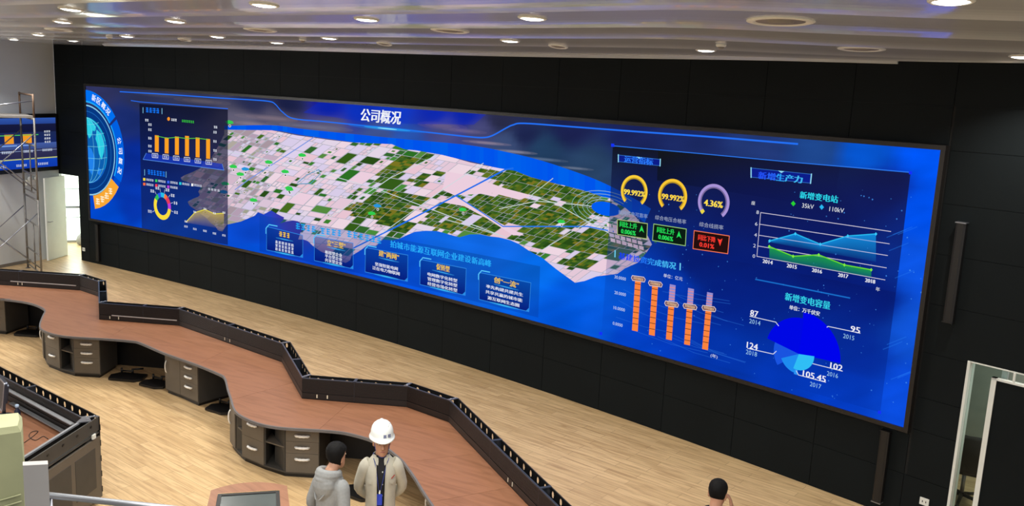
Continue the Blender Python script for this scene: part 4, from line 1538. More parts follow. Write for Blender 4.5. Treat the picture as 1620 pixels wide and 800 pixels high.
# pedestal cabinets -------------------------------------------------
def handle(mb, p, d, n, z, L=0.15):
    """bow handle centred on p, along d, sticking out along n"""
    pts = []
    for k in range(9):
        x = (k / 8 - 0.5) * L
        o = 0.028 * math.sin(math.pi * min(1, max(0, k / 8))) ** 0.5 if 0 < k < 8 else 0.0
        pts.append(p + d * x + n * o + Vector((0, 0, z)))
    mb.tube(pts, [0.012, .019, .016, .020, .017, .020, .016, .019, 0.012], 8)


def vhandle(mb, p, d, n, z, L=0.2):
    pts = []
    for k in range(9):
        o = 0.028 * math.sin(math.pi * k / 8) ** 0.5 if 0 < k < 8 else 0.0
        pts.append(p + n * o + Vector((0, 0, z + (k / 8 - .5) * L)))
    mb.tube(pts, 0.010, 8)


def pedestal(label, path, kinds, back, group='grey-brown cabinets under the console', name='pedestal_cabinet'):
    """path: plan polyline of the front (left to right as seen), kinds: one per face, back: two rear plan points (right, left)"""
    P = [V2(*p) for p in path]
    B = [V2(*p) for p in back]
    t = thing(name, label, 'cabinet', (P[0].x, P[0].y, 0), 0, group)
    ctr = sum((p for p in P + B), Vector()) / len(P + B)
    zt = WB - 0.006
    outline = P + B
    mb = MB()
    ins = [p + (ctr - p).normalized() * 0.03 for p in outline]
    mb.prism(ins, 0.0, 0.05)
    mb.build('plinth', M['bplast'], t)
    mb = MB()
    mb.prism(outline, 0.05, 0.07)
    mb.prism(outline, zt - 0.02, zt)
    mb.wallbox(P[-1], B[0], 0.07, zt - 0.02, 0.0, 0.018)
    mb.wallbox(B[0], B[1], 0.07, zt - 0.02, 0.0, 0.018)
    mb.wallbox(B[1], P[0], 0.07, zt - 0.02, 0.0, 0.018)
    for k in range(1, len(P) - 1):
        q = P[k] + (ctr - P[k]).normalized() * 0.012
        e = P[k] + (ctr - P[k]).normalized() * 0.36
        mb.wallbox(q, e, 0.07, zt - 0.02, -0.009, 0.009)
    mb.build('carcass', M['cabd'], t)
    for k, kd in enumerate(kinds):
        a, b = P[k], P[k + 1]
        d = (b - a).normalized()
        n = Vector((d.y, -d.x, 0))
        if n.dot(a - ctr) < 0:
            n = -n
        L = (b - a).length
        side = 1 if Vector((-d.y, d.x, 0)).dot(n) > 0 else -1

        def panel(z0, z1, nm):
            m_ = MB()
            m_.wallbox(a + d * .004, b - d * .004, z0, z1, 0.0 * side, 0.018 * side)
            return m_.build(nm, M['cab'], t, bevel=0.002)
        m0 = a + d * (L / 2)
        if kd.startswith('drawers'):
            nn_ = int(kd[7:])
            zs = [0.075, 0.335, 0.492, zt - 0.024] if nn_ == 3 else [0.075, 0.385, zt - 0.024]
            hz = [0.26, 0.417, 0.573] if nn_ == 3 else [0.254, 0.571]
            for z0, z1, zh in zip(zs[:-1], zs[1:], hz):
                dw = panel(z0 + .002, z1 - .002, 'drawer')
                m_ = MB()
                handle(m_, m0 + n * 0.018, d, n, zh, min(0.19, L * .5))
                m_.build('handle', M['chrome'], dw)
        elif kd in ('door', 'doorl', 'doorr'):
            dw = panel(0.075, zt - 0.024, 'door')
            if kd != 'door':
                m_ = MB()
                vhandle(m_, (a + d * .05 if kd == 'doorl' else b - d * .05) + n * 0.018, d, n, 0.45)
                m_.build('handle', M['chrome'], dw)
        elif kd == 'shelf':
            m_ = MB()
            q0, q1 = a + (ctr - a).normalized() * .02, b + (ctr - b).normalized() * .02
            e0, e1 = a + (ctr - a).normalized() * .34, b + (ctr - b).normalized() * .34
            m_.prism([q0, q1, e1, e0], 0.38, 0.398)
            m_.build('shelf', M['cab'], t)
    return t


p3 = [(-3.72, 11.60), (-3.577, 11.364), (-3.422, 11.147), (-3.06, 10.89), (-2.748, 10.729), (-2.318, 10.721)]
kinds3 = ['doorl', 'shelf', 'drawers2', 'shelf', 'drawers3']
b3 = [(-2.30, 11.30), (-3.35, 11.62)]
pedestal('curved cabinet with open shelves and five wrapped-handle drawers, left of the hooded man', p3, kinds3, b3)
o3 = (-4.343, 3.385)
pedestal('far curved cabinet with open shelf and wrapped handles, under the first worktop bulge', [(x + o3[0], y + o3[1]) for x, y in p3], kinds3, [(x + o3[0], y + o3[1]) for x, y in b3])
pedestal('two-part cabinet with one door and three drawers, between the two knee spaces', [(-5.373, 13.564), (-5.047, 13.327), (-4.668, 13.035)], ['doorl', 'drawers3'], [(-4.33, 13.50), (-5.04, 14.03)])
pedestal('three-drawer cabinet at the far left edge beneath the worktop', [(-10.35, 16.33), (-9.88, 16.30), (-9.424, 16.254)], ['doorl', 'drawers3'], [(-9.33, 16.85), (-10.3, 16.92)])
pedestal('cabinet right of the helmeted man, half hidden under the worktop edge', [(-0.80, 9.36), (-0.645, 8.98), (-0.49, 8.60)], ['doorl', 'drawers3'], [(0.02, 8.80), (-0.29, 9.57)])


# footrests on the floor of the knee spaces
def footrest(label, x, y, ang, L=0.52, W=0.30):
    t = thing('footrest', label, 'footrest', (x, y, 0), 0, 'black floor plates in the knee spaces')
    c, s_ = math.cos(ang), math.sin(ang)

    def w_(a, b):
        return (x + a * c - b * s_, y + a * s_ + b * c)
    mb = MB()
    q = [(-L / 2, 0.02), (-L / 2 + .06, -W / 2), (L / 2 - .1, -W / 2), (L / 2, -W / 2 + .1), (L / 2 - .04, W / 2), (-L / 2 + .1, W / 2)]
    mb.prism([w_(*p) for p in q], 0.012, 0.045)
    for p in ((-L / 2 + .1, -.08), (L / 2 - .1, -.05), (-.1, .1), (.16, .1)):
        mb.lathe(w_(*p) + (0,), [(.02, 0), (.02, .014)], 8)
    mb.build('base_plate', M['bplast'], t, bevel=0.006)
    mb = MB()
    for a in (-0.17, 0.02):
        p = w_(a, W / 2 - .04)
        mb.tube([p + (.04,), p + (.13,)], .018, 8)
    a, b = w_(-0.17, W / 2 - .04), w_(0.02, W / 2 - .04)
    mb.tube([a + (.085,), b + (.085,)], .013, 8)
    a, b = w_(.02, W / 2 - .04), w_(.17, W / 2 + .04)
    mb.tube([a + (.12,), b + (.12,)], .016, 8)
    mb.build('bracket', M['bplast'], t)
    return t


footrest('black floor plate with bracket in the far left knee space', -9.0, 16.34, -.08, .60, .36)
footrest('black floor plate peeping out left of the far curved cabinet', -8.02, 15.22, -1.0)
footrest('larger black floor plate with bracket, right of the far curved cabinet', -6.24, 14.14, -.10, .60, .34)
footrest('black floor plate beside the door of the two-part cabinet', -5.68, 13.88, -.45, .50, .32)
footrest('black floor plate between two-part cabinet and curved cabinet', -4.28, 12.92, -.5, .50, .32)
footrest('black floor plate on the floor between the two men', -1.72, 10.34, -.55, .50, .34)

# ------------------------------------------------------------------ second console row, bottom left
R2 = dict(oc=V2(-4.686, 9.852))
d_back = (V2(-6.749, 11.438) - V2(-4.686, 9.852)).normalized()
d_side = (V2(-4.773, 8.516) - V2(-4.688, 9.433)).normalized()
oc = R2['oc']
far = oc + d_back * 4.6
ic = V2(-4.837, 9.783)                       # inner corner of the rail
a_, b_ = far + Vector((d_back.y, -d_back.x, 0)) * -RD * -1, None
nb = Vector((-d_back.y, d_back.x, 0))        # left of the direction far<-oc
if nb.dot(ic - oc) < 0:
    nb = -nb
ns = Vector((-d_side.y, d_side.x, 0))
if ns.dot(ic - oc) < 0:
    ns = -ns
t = riser_geo(far + nb * .16, oc + nb * .16 + d_back * .10, oc, far, 'black riser of the second desk row, bottom left, blue-capped bottle before it', False, (), (0.36, 0.68))
# grey ledge strips seen inside that riser
mb = MB()
for z, l0, l1 in ((0.93, .25, 2.55), (0.775, .30, 1.85)):
    p, q = oc + nb * .17 + d_back * l0, oc + nb * .17 + d_back * l1
    mb.prism([p, q, q + nb * .055, p + nb * .055], z, z + .012)
mb.build('ledge', M['ledge'], t)
# end frame and end panel of the second row
t = thing('console_end', 'grey-brown end panel with black perforated rail, bottom left beside the wrapped post', 'console end', (oc.x, oc.y, 0))
L2 = 2.6
e0, e1 = oc, oc + d_side * L2
mb = MB()
mb.prism([ic - ns * 0.0 + d_side * .0, ic + d_side * L2, ic + d_side * L2 - ns * .03, ic - ns * .03], RT - .02, RT)
mb.build('inner_rail', M['ledge'], t)
mb = MB()
mb.prism([ic - ns * .006, ic + d_side * L2 - ns * .006, ic + d_side * L2 - ns * .016, ic - ns * .016], WT, RT - .02)
mb.prism([ic - ns * .016, ic + d_side * L2 - ns * .016, e1 + ns * .022, e0 + ns * .022], WT + .01, WT + .03)
mb.build('inner_panel', M['bplast'], t)
mb = MB()
w0 = 0.035
mb.prism([e0 + ns * .01, e1 + ns * .01, e1 + ns * (.01 + .012), e0 + ns * (.01 + .012)], RT - .16, RT)
mb.prism([e0 + ns * .01, e1 + ns * .01, e1 + ns * .10, e0 + ns * .10], RT - .20, RT - .185)
mb.build('perforated_rail', M['cabd'], t)
mb = MB()
for k in range(5):
    p = e0 + d_side * (.17 + .27 * k) + ns * .008
    mb.box((p.x, p.y, RT - .065), d_side * .035, ns * .006, (0, 0, .022))
mb.build('rail_slot', M['bplast'], t)
mb = MB()
mb.prism([e0, e1, e1 + ns * .03, e0 + ns * .03], 0.06, RT - .235)
mb.build('side_panel', M['cab'], t, bevel=.003)
mb = MB()
p, q = e0 + d_side * .12, e0 + d_side * .52
mb.prism([p, q, q + ns * -.004, p - ns * .004], .22, RT - .34)
p, q = e0 + d_side * .60, e0 + d_side * 1.6
mb.prism([p, q, q + ns * -.004, p - ns * .004], .22, RT - .34)
mb.build('inset_panel', M['cabd'], t)
mb = MB()
mb.prism([e0 - d_back * .0 + ns * .005, e0 + ns * .13, e0 + ns * .13 + d_back * .05, e0 + d_back * .05], 0.06, RT - .17)
for k in range(5):
    z = .12 + k * .19
    mb.prism([e0 - d_back * .012, e0 + ns * .03 - d_back * .012, e0 + ns * .03 + d_back * .03, e0 + d_back * .03], z, z + .07)
mb.build('corner_post', M['bplast'], t)
mb = MB()
p = e0 + d_side * .14 - ns * .004
mb.box((p.x, p.y, RT - .19), d_side * .06, ns * .02, (0, 0, .05))
mb.build('socket_block', M['white'], t)
mb = MB()
mb.prism([oc + ns * .10 + d_side * .02 + nb * .02, ic + d_back * .02 + nb * .01, ic + d_side * .16, oc + ns * .005 + d_side * .16], RT - .005, RT + .006)
for k in (.04, .09):
    p = oc + ns * .06 + d_side * k + nb * .03
    mb.lathe((p.x, p.y, RT + .006), [(.012, 0), (.012, .007), (.006, .011)], 8)
mb.build('corner_plate', M['alu'], t)
# worktop of the second row
t = thing('console_desk', 'red-brown worktop of the second desk row, bottom left behind the wrapped post', 'desk', (ic.x, ic.y, 0))
mb = MB()
A = oc + nb * .02 + ns * .11
mb.prism([A, far + nb * .02, far + nb * 1.2, oc + d_back * 1.3 + nb * 1.2, A + d_side * 1.1 + ns * .7, A + d_side * 2.4 + ns * .6, A + d_side * 2.4], WB, WT)
mb.build('worktop', M['wood'], t)
mb = MB()
mb.wallbox(oc + nb * .10 + ns * .11, far + nb * .10, 0.0, WB, -.01, .01)
mb.build('back_panel', M['bplast'], t)
# ================================================================== CEILING FITTINGS
from mathutils.bvhtree import BVHTree
_bv = BVHTree.FromPolygons([v.co.copy() for v in ceiling.data.vertices], [list(p.vertices) for p in ceiling.data.polygons])


def on_ceiling(px, py):
    h, n = _bv.ray_cast(Vector((0, 0, CAM_Z)), ray(px, max(py, .5)).normalized())[:2]
    if h is None:
        return at(px, py, 5.58), Vector((0, 0, 1))
    return h, (n if n.z > 0 else -n)



def downlight(px, py, lv, label, lit=True, r=0.11, watts=None):
    p, up_ = on_ceiling(px, py)
    zc = p.z + .001
    t = thing('downlight' if lit else 'ceiling_disc', label, 'ceiling light' if lit else 'ceiling fitting', (p.x, p.y, zc), 0, 'lit round downlights' if lit else 'unlit round ceiling fittings')
    z = zc
    mb = MB()
    mb.lathe((p.x, p.y, z), [(r * .82, 0.0), (r * 1.12, 0.0), (r * 1.12, -.008), (r * .98, -.016), (r * .86, -.012), (r * .82, 0.0)], 28, cap=False, ax=up_)
    mb.build('trim_ring', M['white'], t)
    mb = MB()
    if lit:
        mb.lathe((p.x, p.y, z), [(r * .86, -.004), (r * .86, -.012), (r * .6, -.020), (r * .2, -.024)], 24, ax=up_)
        mb.build('diffuser', M['lamp'], t)
        area('lamp', (0, 0, -.05), r * 1.5, watts or LAMP_W, (1, .965, .91), shape='DISK', spread=2.1, parent=t)
    else:
        mb.lathe((p.x, p.y, z), [(r * .82, -.002), (r * .80, -.008), (r * .45, -.002), (r * .42, -.018), (r * .1, -.022)], 28, ax=up_)
        mb.build('recessed_dish', M['board'], t)
    return t


LIT = [(112, 13.8, 0, 'lit round downlight nearest the top edge of the photo on the far left'),
       (99, 34, 1, 'lit round downlight below the top-left one, second step of the ceiling'),
       (61, 54.5, 3, 'lit round downlight above the scaffold, where grey wall meets ceiling'),
       (22, 62, 4, 'lit round downlight furthest left, over the left edge of the grey wall'),
       (116, 64, 4, 'lit round downlight close to the top left corner of the black wall'),
       (201, 57, 3, 'lit round downlight above the left chart panel of the video wall'),
       (278, 33, 1, 'lit round downlight on the second ceiling step, second from the left there'),
       (344, 57.5, 3, 'lit round downlight second to the right of the black wall corner light'),
       (418, 7, 0, 'large lit round downlight at the top edge, left of centre'),
       (438, 67, 4, 'low lit round downlight close to the wall, left of the screen title'),
       (521, 59.8, 3, 'lit round downlight above the header left of the screen title'),
       (580, 30, 1, 'lit round downlight above the screen title'),
       (807, 64, 3, 'lit round downlight with a warm halo, right of the screen title, far row'),
       (842, 28, 1, 'lit round downlight with a warm halo, right of centre, near row'),
       (1117, 79, 4, 'lit round downlight above the three gauges, beside the small square sensor'),
       (1505, -1, 0, 'largest lit round downlight, cut by the top edge at the right'),
       (1617, 89, 4, 'lit round downlight cut by the right edge of the photo')]
for x, y, lv, lb in LIT:
    downlight(x, y, lv, lb)
for x, y, lv, lb, r in ((1235, 33, 1, 'big unlit round ceiling disc above the right dashboard', .22), (1363, 77, 3, 'big unlit round ceiling disc nearer the wall, above the right end of the screen', .21),
                        (712, 48, 2, 'unlit round ceiling disc seen edge-on, right of the screen title', .19), (412, 47, 2, 'unlit round ceiling disc seen edge-on, below the top-edge downlight left of centre', .19),
                        (93, 47, 2, 'unlit round ceiling disc seen edge-on at the far left', .19), (292, 62.5, 4, 'small dim round ceiling disc left of the low downlight', .10), (608, 69, 4, 'small dim round ceiling disc above the header, right of the title', .10), (883, 73, 4, 'small pale round ceiling disc right of the warm far downlight', .11)):
    downlight(x, y, lv, lb, False, r)
for x, y, lv, lb in ((1141, 70, 3, 'small square ceiling sensor beside the downlight above the gauges'), (479, 61.5, 3, 'small square ceiling sensor left of the screen title'), (173, 58, 3, 'small pale ceiling sensor above the left end of the screen')):
    p, up_ = on_ceiling(x, y)
    zc = p.z + .003
    t = thing('ceiling_sensor', lb, 'sensor', (p.x, p.y, zc), 0, 'small ceiling sensors')
    mb = MB()
    mb.lathe((p.x, p.y, zc), [(.055, 0), (.055, -.02), (.045, -.03)], 20)
    mb.build('base', M['white'], t)
    mb = MB()
    mb.lathe((p.x, p.y, zc - .03), [(.035, 0), (.03, -.018), (.012, -.026)], 16)
    mb.build('sensor_dome', M['board'], t)

# ================================================================== ON THE WALLS
def wallface(px, py, off=0.0):
    u, v = uv(px, py, off)
    return u, v


for nm, s_, z0, z1, lb, capz in (('wall_bar', 60.93, 2.58, 3.76, 'slim black upright bar on the black panels right of the screen', 1), ('wall_bar', 60.385, .13, 1.08, 'slim black upright bar under the lower right corner of the screen', -1), ('wall_bar', 40.66, .10, 1.06, 'slim black upright bar under the lower left corner of the screen', 0)):
    p = WP(s_, z0, 0)
    t = thing(nm, lb, 'wall bar', tuple(p), 0, 'slim black bars on the black wall')
    mb = MB()
    A = [WP(s_ - .055, 0, .002), WP(s_ + .055, 0, .002), WP(s_ + .055, 0, .07), WP(s_ + .03, 0, .085), WP(s_ - .03, 0, .085), WP(s_ - .055, 0, .07)]
    mb.prism(A, z0 + .012, z1 - .012)
    mb.build('body', M['bplast'], t)
    for z, nm2 in ((z0, 'end_cap'), (z1 - .012, 'end_cap')):
        mb = MB()
        mb.prism([WP(s_ - .06, 0, .001), WP(s_ + .06, 0, .001), WP(s_ + .06, 0, .09), WP(s_ - .06, 0, .09)], z, z + .012)
        mb.build(nm2, M['alu'] if (capz > 0) == (z > z0) and capz else M['bplast'], t)  # bright cap at one end stands in for a highlight there
for s_, z, lb in ((60.93, .335, 'white wall socket at the bottom right of the black wall'), (40.0, .31, 'white wall socket beside the bright left doorway')):
    t = thing('wall_socket', lb, 'socket', tuple(WP(s_, z, 0)), 0, 'white wall sockets')
    mb = MB()
    mb.prism([WP(s_ - .055, 0, .001), WP(s_ + .055, 0, .001), WP(s_ + .055, 0, .012), WP(s_ - .055, 0, .012)], z - .045, z + .045)
    mb.build('plate', M['white'], t, bevel=.003)
    mb = MB()
    for a in (-.02, .02):
        mb.prism([WP(s_ + a - .005, 0, .012), WP(s_ + a + .005, 0, .012), WP(s_ + a + .005, 0, .0135), WP(s_ + a - .005, 0, .0135)], z - .012, z + .012)
    mb.build('socket_slot', M['bplast'], t)

# second display on the left grey wall
TW, TZ0, TZ1 = 2.9, 2.33, 3.79
p0 = C0 + LD * 0.04
vd = thing('wall_display', 'blue wall display with orange bars on the grey wall behind the scaffold', 'screen', tuple(p0 + Vector((0, 0, TZ0))))


def LP(a, z, off):
    q = p0 + LD * a - LN * off
    return Vector((q.x, q.y, z))


mb = MB()
for a0, a1, z0, z1 in ((0, TW, TZ0, TZ0 + .10), (0, TW, TZ1 - .10, TZ1), (0, .05, TZ0 + .10, TZ1 - .10), (TW - .05, TW, TZ0 + .10, TZ1 - .10)):
    mb.prism([LP(a0, 0, .005), LP(a1, 0, .005), LP(a1, 0, .09), LP(a0, 0, .09)], z0, z1)
mb.build('frame', M['bplast'], vd)
mb = MB()
mb.prism([LP(.05, 0, .005), LP(TW - .05, 0, .005), LP(TW - .05, 0, .06), LP(.05, 0, .06)], TZ0 + .1, TZ1 - .1)
mb.build('housing', M['bplast'], vd)
DW, DH = TW - .10, TZ1 - TZ0 - .20
# u runs left to right as seen (from the far-left end towards the corner)
Q = Paint(lambda u, v, l: LP(TW - .05 - u, TZ0 + .10 + v, .064 + .0016 * l), (0, DW, 0, DH))
def band(v0, v1, c0, c1, l=1):
    Q.shade([(0, v1 * DH), (DW, v1 * DH), (DW, v0 * DH), (0, v0 * DH)], [c0 + (1,), c0 + (1,), c1 + (1,), c1 + (1,)], l, 6, 3)
band(0, 1, (40, 50, 110), (10, 40, 130), 0)
band(.88, 1, (50, 90, 180), (40, 70, 150))
band(.72, .88, (24, 28, 64), (20, 24, 60))
band(.50, .72, (30, 44, 90), (24, 40, 100))
band(.38, .50, (70, 96, 170), (60, 80, 140))
band(.20, .38, (50, 50, 90), (44, 44, 80))
band(.0, .20, (20, 70, 190), (16, 60, 180))
for u in (.25, .75, 1.28):
    x = DW - 1.95 + (u - .35) * 1.0
    Q.poly([(x, .50 * DH), (x + .26, .50 * DH), (x + .26, .68 * DH), (x, .68 * DH)], (250, 160, 40), 3)
    Q.line([(x - .08, .46 * DH), (x + .34, .46 * DH)], .03, (130, 170, 240), 3)
Q.line([(0, .66 * DH), (DW * .8, .665 * DH)], .02, (80, 200, 90), 4)
Q.line([(0, .17 * DH), (DW * .5, .185 * DH), (DW, .19 * DH)], .025, (210, 215, 110), 4)
Q.line([(0, .34 * DH), (DW, .35 * DH)], .012, (150, 170, 210), 3)
for k in range(4):
    Q.blur((DW - .28, (.72 - .07 * k) * DH), 3, .2, .05, (230, 235, 245), 4, seed=k)
for k, (u, v) in enumerate(((.5, .06), (1.1, .06), (1.7, .065), (2.35, .07), (.6, .33), (1.3, .335), (1.9, .34), (2.5, .345))):
    Q.blur((u, v * DH), 6, .32, .06, (215, 225, 245), 4, seed=k + 9)
Q.build('display', screen_mat('wall_display_picture', 0.9), vd)

# twin emergency lamp on the grey wall
ec = C0 + LD * 0.0


def wl(px, py):
    """pixel on the left wall plane"""
    d = ray(px, py)
    den = d.x * LN.x + d.y * LN.y
    tt = (C0.x * LN.x + C0.y * LN.y) / den
    return d * tt + Vector((0, 0, CAM_Z))


pe = wl(48.5, 288)
t = thing('emergency_light', 'small twin-lamp emergency light on the grey wall under the blue display', 'emergency light', (pe.x, pe.y, pe.z))
mb = MB()
q = pe - LN * .03
mb.box(q, LD * .34, LN * .058, (0, 0, .14))
mb.build('housing', M['white'], t, bevel=.006)
for s_ in (-1, 1):
    mb = MB()
    q = pe - LN * .08 + LD * .10 * s_ + Vector((0, 0, .10))
    mb.lathe(q, [(.035, -.03), (.055, 0), (.062, .03), (.05, .035), (.02, .03)], 16, ax=-LN)
    mb.tube([q - Vector((0, 0, .05)), q], .012, 6)
    mb.build('lamp_head', M['white'], t)

# ================================================================== SCAFFOLD
def seg(mb, a, b, r=.024):
    mb.tube([a, b], r, 8)


fa = Vector((-11.18, 20.85, 0))              # near leg of the right-hand frame
fb = Vector((-12.10, 21.95, 0))              # far leg
ax = Vector((-0.80, -0.60, 0)).normalized() * 1.45
st = thing('scaffold', 'tall steel scaffold tower with a plank deck in front of the grey wall', 'scaffold', tuple(fa))
HF = 1.9


def hframe(o, z0, h, nm, mt, inner=True):
    a, b = fa + o, fb + o
    m_ = MB()
    up = Vector((0, 0, 1))
    seg(m_, a + up * z0, a + up * (z0 + h))
    seg(m_, b + up * z0, b + up * (z0 + h))
    seg(m_, a + up * (z0 + h - .03), b + up * (z0 + h - .03), .022)
    if inner:
        for z in (.55, 1.25):
            seg(m_, a + up * (z0 + z), b + up * (z0 + z), .018)
        mm = a.lerp(b, .42)
        seg(m_, mm + up * (z0 + .1), mm + up * (z0 + 1.25), .016)
        seg(m_, a + up * (z0 + .12), b + up * (z0 + .12), .016)
    m_.build(nm, mt, st)


for o in (Vector((0, 0, 0)), ax):
    hframe(o, .0, HF, 'frame', M['steel'])
    hframe(o, HF, HF, 'frame', M['steel'])
hframe(Vector((0, 0, 0)), 2 * HF, .55, 'guard_frame', M['rust'], False)
hframe(ax, 2 * HF, 1.45, 'guard_frame', M['steel'], False)
mb = MB()
for z in (4.3, 4.65, 5.0):
    seg(mb, fa + ax + Vector((0, 0, z)), fb + ax + Vector((0, 0, z)), .018)
mb.build('guard_ladder', M['steel'], st)
for z0 in (.25, HF + .2):
    for o in (fa, fb):
        for a, b in ((0, 1.35), (1.35, 0)):
            mb = MB()
            seg(mb, o + Vector((0, 0, z0 + a)), o + ax + Vector((0, 0, z0 + b)), .013)
            mb.build('cross_brace', M['alu'], st)
mb = MB()
seg(mb, fa + Vector((0, 0, 4.2)), fa + ax + Vector((0, 0, 3.95)), .014)
mb.build('guard_rail', M['alu'], st)
mb = MB()
dn = (fb - fa).normalized()
for k in range(2):
    q0 = fa.lerp(fb, .12 + k * .42)
    q1 = q0 + dn * .40
    e0 = -ax.normalized() * .05
    mb.prism([q0 + e0, q1 + e0, q1 + ax - e0, q0 + ax - e0], 2 * HF - .01, 2 * HF + .04)
mb.build('plank_deck', M['board'], st)
for o in (fa, fb, fa + ax, fb + ax):
    mb = MB()
    mb.lathe(o, [(.06, 0), (.06, .012), (.03, .016)], 10)
    mb.build('foot_plate', M['steel'], st)

# ================================================================== SMALL THINGS IN FRONT
# monitor and bottle on the second row
mc = at(2, 660, 0.75)
t = thing('monitor', 'dark monitor with silver rounded bezel, cut by the left edge, second desk row', 'monitor', (mc.x - .02, mc.y + .0, .75))
mo = Vector((mc.x - .02, mc.y + .0, 0))
face = Vector((-.75, -.66, 0)).normalized()
sd = Vector((-face.y, face.x, 0))
tilt = Vector((0, 0, 1)) * .99 - face * .12


def rrect(w, h, r, n=5):
    out = []
    for cx, cy, a0 in ((w / 2 - r, h / 2 - r, 0), (-w / 2 + r, h / 2 - r, 90), (-w / 2 + r, -h / 2 + r, 180), (w / 2 - r, -h / 2 + r, 270)):
        for k in range(n + 1):
            a = math.radians(a0 + 90 * k / n)
            out.append((cx + r * math.cos(a), cy + r * math.sin(a)))
    return out


def slab(mb, c, w, h, r, d0, d1, ux, uy, nz):
    R = rrect(w, h, r)
    mb.loft([[c + ux * x + uy * y + nz * d for x, y in R] for d in (d0, d1)], 0, True, False)


cm = mo + Vector((0, 0, 1.09))
mb = MB()
slab(mb, cm, .58, .36, .03, -.03, .0, sd, tilt, face)
slab(mb, cm, .40, .24, .03, -.07, -.03, sd, tilt, face)
mb.build('housing', M['rail'], t)
mb = MB()
R0, R1 = rrect(.58, .36, .03), rrect(.55, .33, .02)
mb.loft([[cm + sd * x + tilt * y + face * d for x, y in R] for R, d in ((R0, 0), (R0, .008), (R1, .008), (R1, .001))], 0, False, False)
mb.build('bezel', M['alu'], t)
mb = MB()
slab(mb, cm, .55, .33, .02, .0005, .002, sd, tilt, face)
mb.build('screen', M['bplast'], t)
mb = MB()
mb.tube([mo + Vector((0, 0, .76)) - face * .05, cm - face * .05], .022, 10)
mb.lathe(mo + Vector((0, 0, .75)) - face * .04, [(.12, 0), (.12, .012), (.03, .02)], 20)
mb.build('stand', M['rail'], t)
bp = at(28, 666, .75)
t = thing('bottle', 'small dark bottle with pale blue cap on the second desk row', 'bottle', tuple(bp))
mb = MB()
mb.lathe(bp, [(.030, 0), (.036, .01), (.036, .11), (.030, .14), (.016, .165), (.016, .18)], 18)
mb.build('body', mat('dark_bottle', (30, 34, 52), .2), t)
mb = MB()
mb.lathe(bp + Vector((0, 0, .18)), [(.019, 0), (.022, .004), (.022, .028), (.017, .034)], 18)
mb.build('cap', mat('pale_blue_cap', (176, 200, 226), .4), t)
cb = [(38, 700), (52, 690), (60, 682), (50, 683), (46, 690), (56, 696), (68, 690), (76, 694)]
mb = MB()
mb.tube([at(x, y, .7545) for x, y in SM(cb, 5)], .0042, 6)
tag(mb.build('cable', M['bplast']), 'thin dark cable lying on the second-row worktop', 'cable')

# balcony in front of the viewer: wrapped post, board and rail
D = 1.95


def near(px, py, dist):
    d = ray(px, py)
    d = d / math.hypot(d.x, d.y)
    return d * dist + Vector((0, 0, CAM_Z))


pt = near(33, 674, D)
rgt = Vector((.88, .47, 0)).normalized()
bk = Vector((-.47, .88, 0)).normalized()
t = thing('balcony_post', 'pale yellow-green wrapped post at the bottom left corner', 'post', (pt.x, pt.y, 3.35))
mb = MB()
w_ = .085
rings = []
zt = pt.z
for k, z in enumerate(np.linspace(3.36, zt - .012, 14)):
    j = [random.uniform(-.0016, .0016) for _ in range(8)]
    q = [(0, 0), (-w_ * .5, -.003), (-w_, 0), (-w_, w_ * .5), (-w_, w_), (-w_ * .5, w_ + .002), (0, w_), (.003, w_ * .5)]
    rings.append([Vector((pt.x, pt.y, 0)) + rgt * (a + j[i]) + bk * (b + j[(i + 3) % 8]) + Vector((0, 0, z)) for i, (a, b) in enumerate(q)])
rings.append([Vector((pt.x, pt.y, 0)) + rgt * (a * .9 - .006) + bk * (b * .9 + .006) + Vector((0, 0, zt)) for a, b in q])
mb.loft(rings, 0, True, False)
mb.build('wrapping', M['wrap'], t)
mb = MB()
for z, o in ((zt - .155, .0), (zt - .17, .012)):
    mb.tube([Vector((pt.x, pt.y, z)) + rgt * (-.085) - bk * .004, Vector((pt.x, pt.y, z + .006)) + rgt * (-.04) - bk * .004, Vector((pt.x, pt.y, z + .012)) + rgt * (-.006) - bk * .004], .0018, 5)
mb.build('seam_crease', M['wrap'], t)
mb = MB()
mb.prism([(pt.x, pt.y) , tuple((Vector((pt.x, pt.y, 0)) - rgt * w_).xy), tuple((Vector((pt.x, pt.y, 0)) - rgt * w_ + bk * w_).xy), tuple((Vector((pt.x, pt.y, 0)) + bk * w_).xy)], 3.35, 3.36)
mb.build('foot', M['steel'], t)
pa, pb = near(36, 736, 1.75), near(76, 734, 1.75)
t = thing('flat_board', 'upright pale grey flat board beside the wrapped post, bottom left', 'board', (pa.x, pa.y, 3.35))
mb = MB()
dd = (pb - pa)
dd.z = 0
nn = Vector((-dd.y, dd.x, 0)).normalized() * .018
A2, B2 = Vector((pa.x, pa.y, 0)), Vector((pb.x, pb.y, 0))
b = len(mb.v)
mb.add([tuple(A2.xy) + (3.35,), tuple(B2.xy) + (3.35,), tuple((B2 + nn).xy) + (3.35,), tuple((A2 + nn).xy) + (3.35,), tuple(A2.xy) + (pa.z,), tuple(B2.xy) + (pb.z,), tuple((B2 + nn).xy) + (pb.z,), tuple((A2 + nn).xy) + (pa.z,)],
       [(0, 3, 2, 1), (4, 5, 6, 7), (0, 1, 5, 4), (1, 2, 6, 5), (2, 3, 7, 6), (3, 0, 4, 7)])
mb.build('panel', M['board'], t)
mb = MB()
mb.abox(A2.x - .03, B2.x + .03, A2.y - .0, A2.y + .07, 3.35, 3.375)
mb.build('foot', M['steel'], t)
ra, rb = near(77, 783, 1.80), near(262, 803, 1.62)
re_ = rb + (rb - ra) * 1.6
t = thing('hand_rail', 'thin pale metal rail running right from the grey board, bottom left', 'rail', (re_.x, re_.y, 3.35))
mb = MB()
r_ = .0062
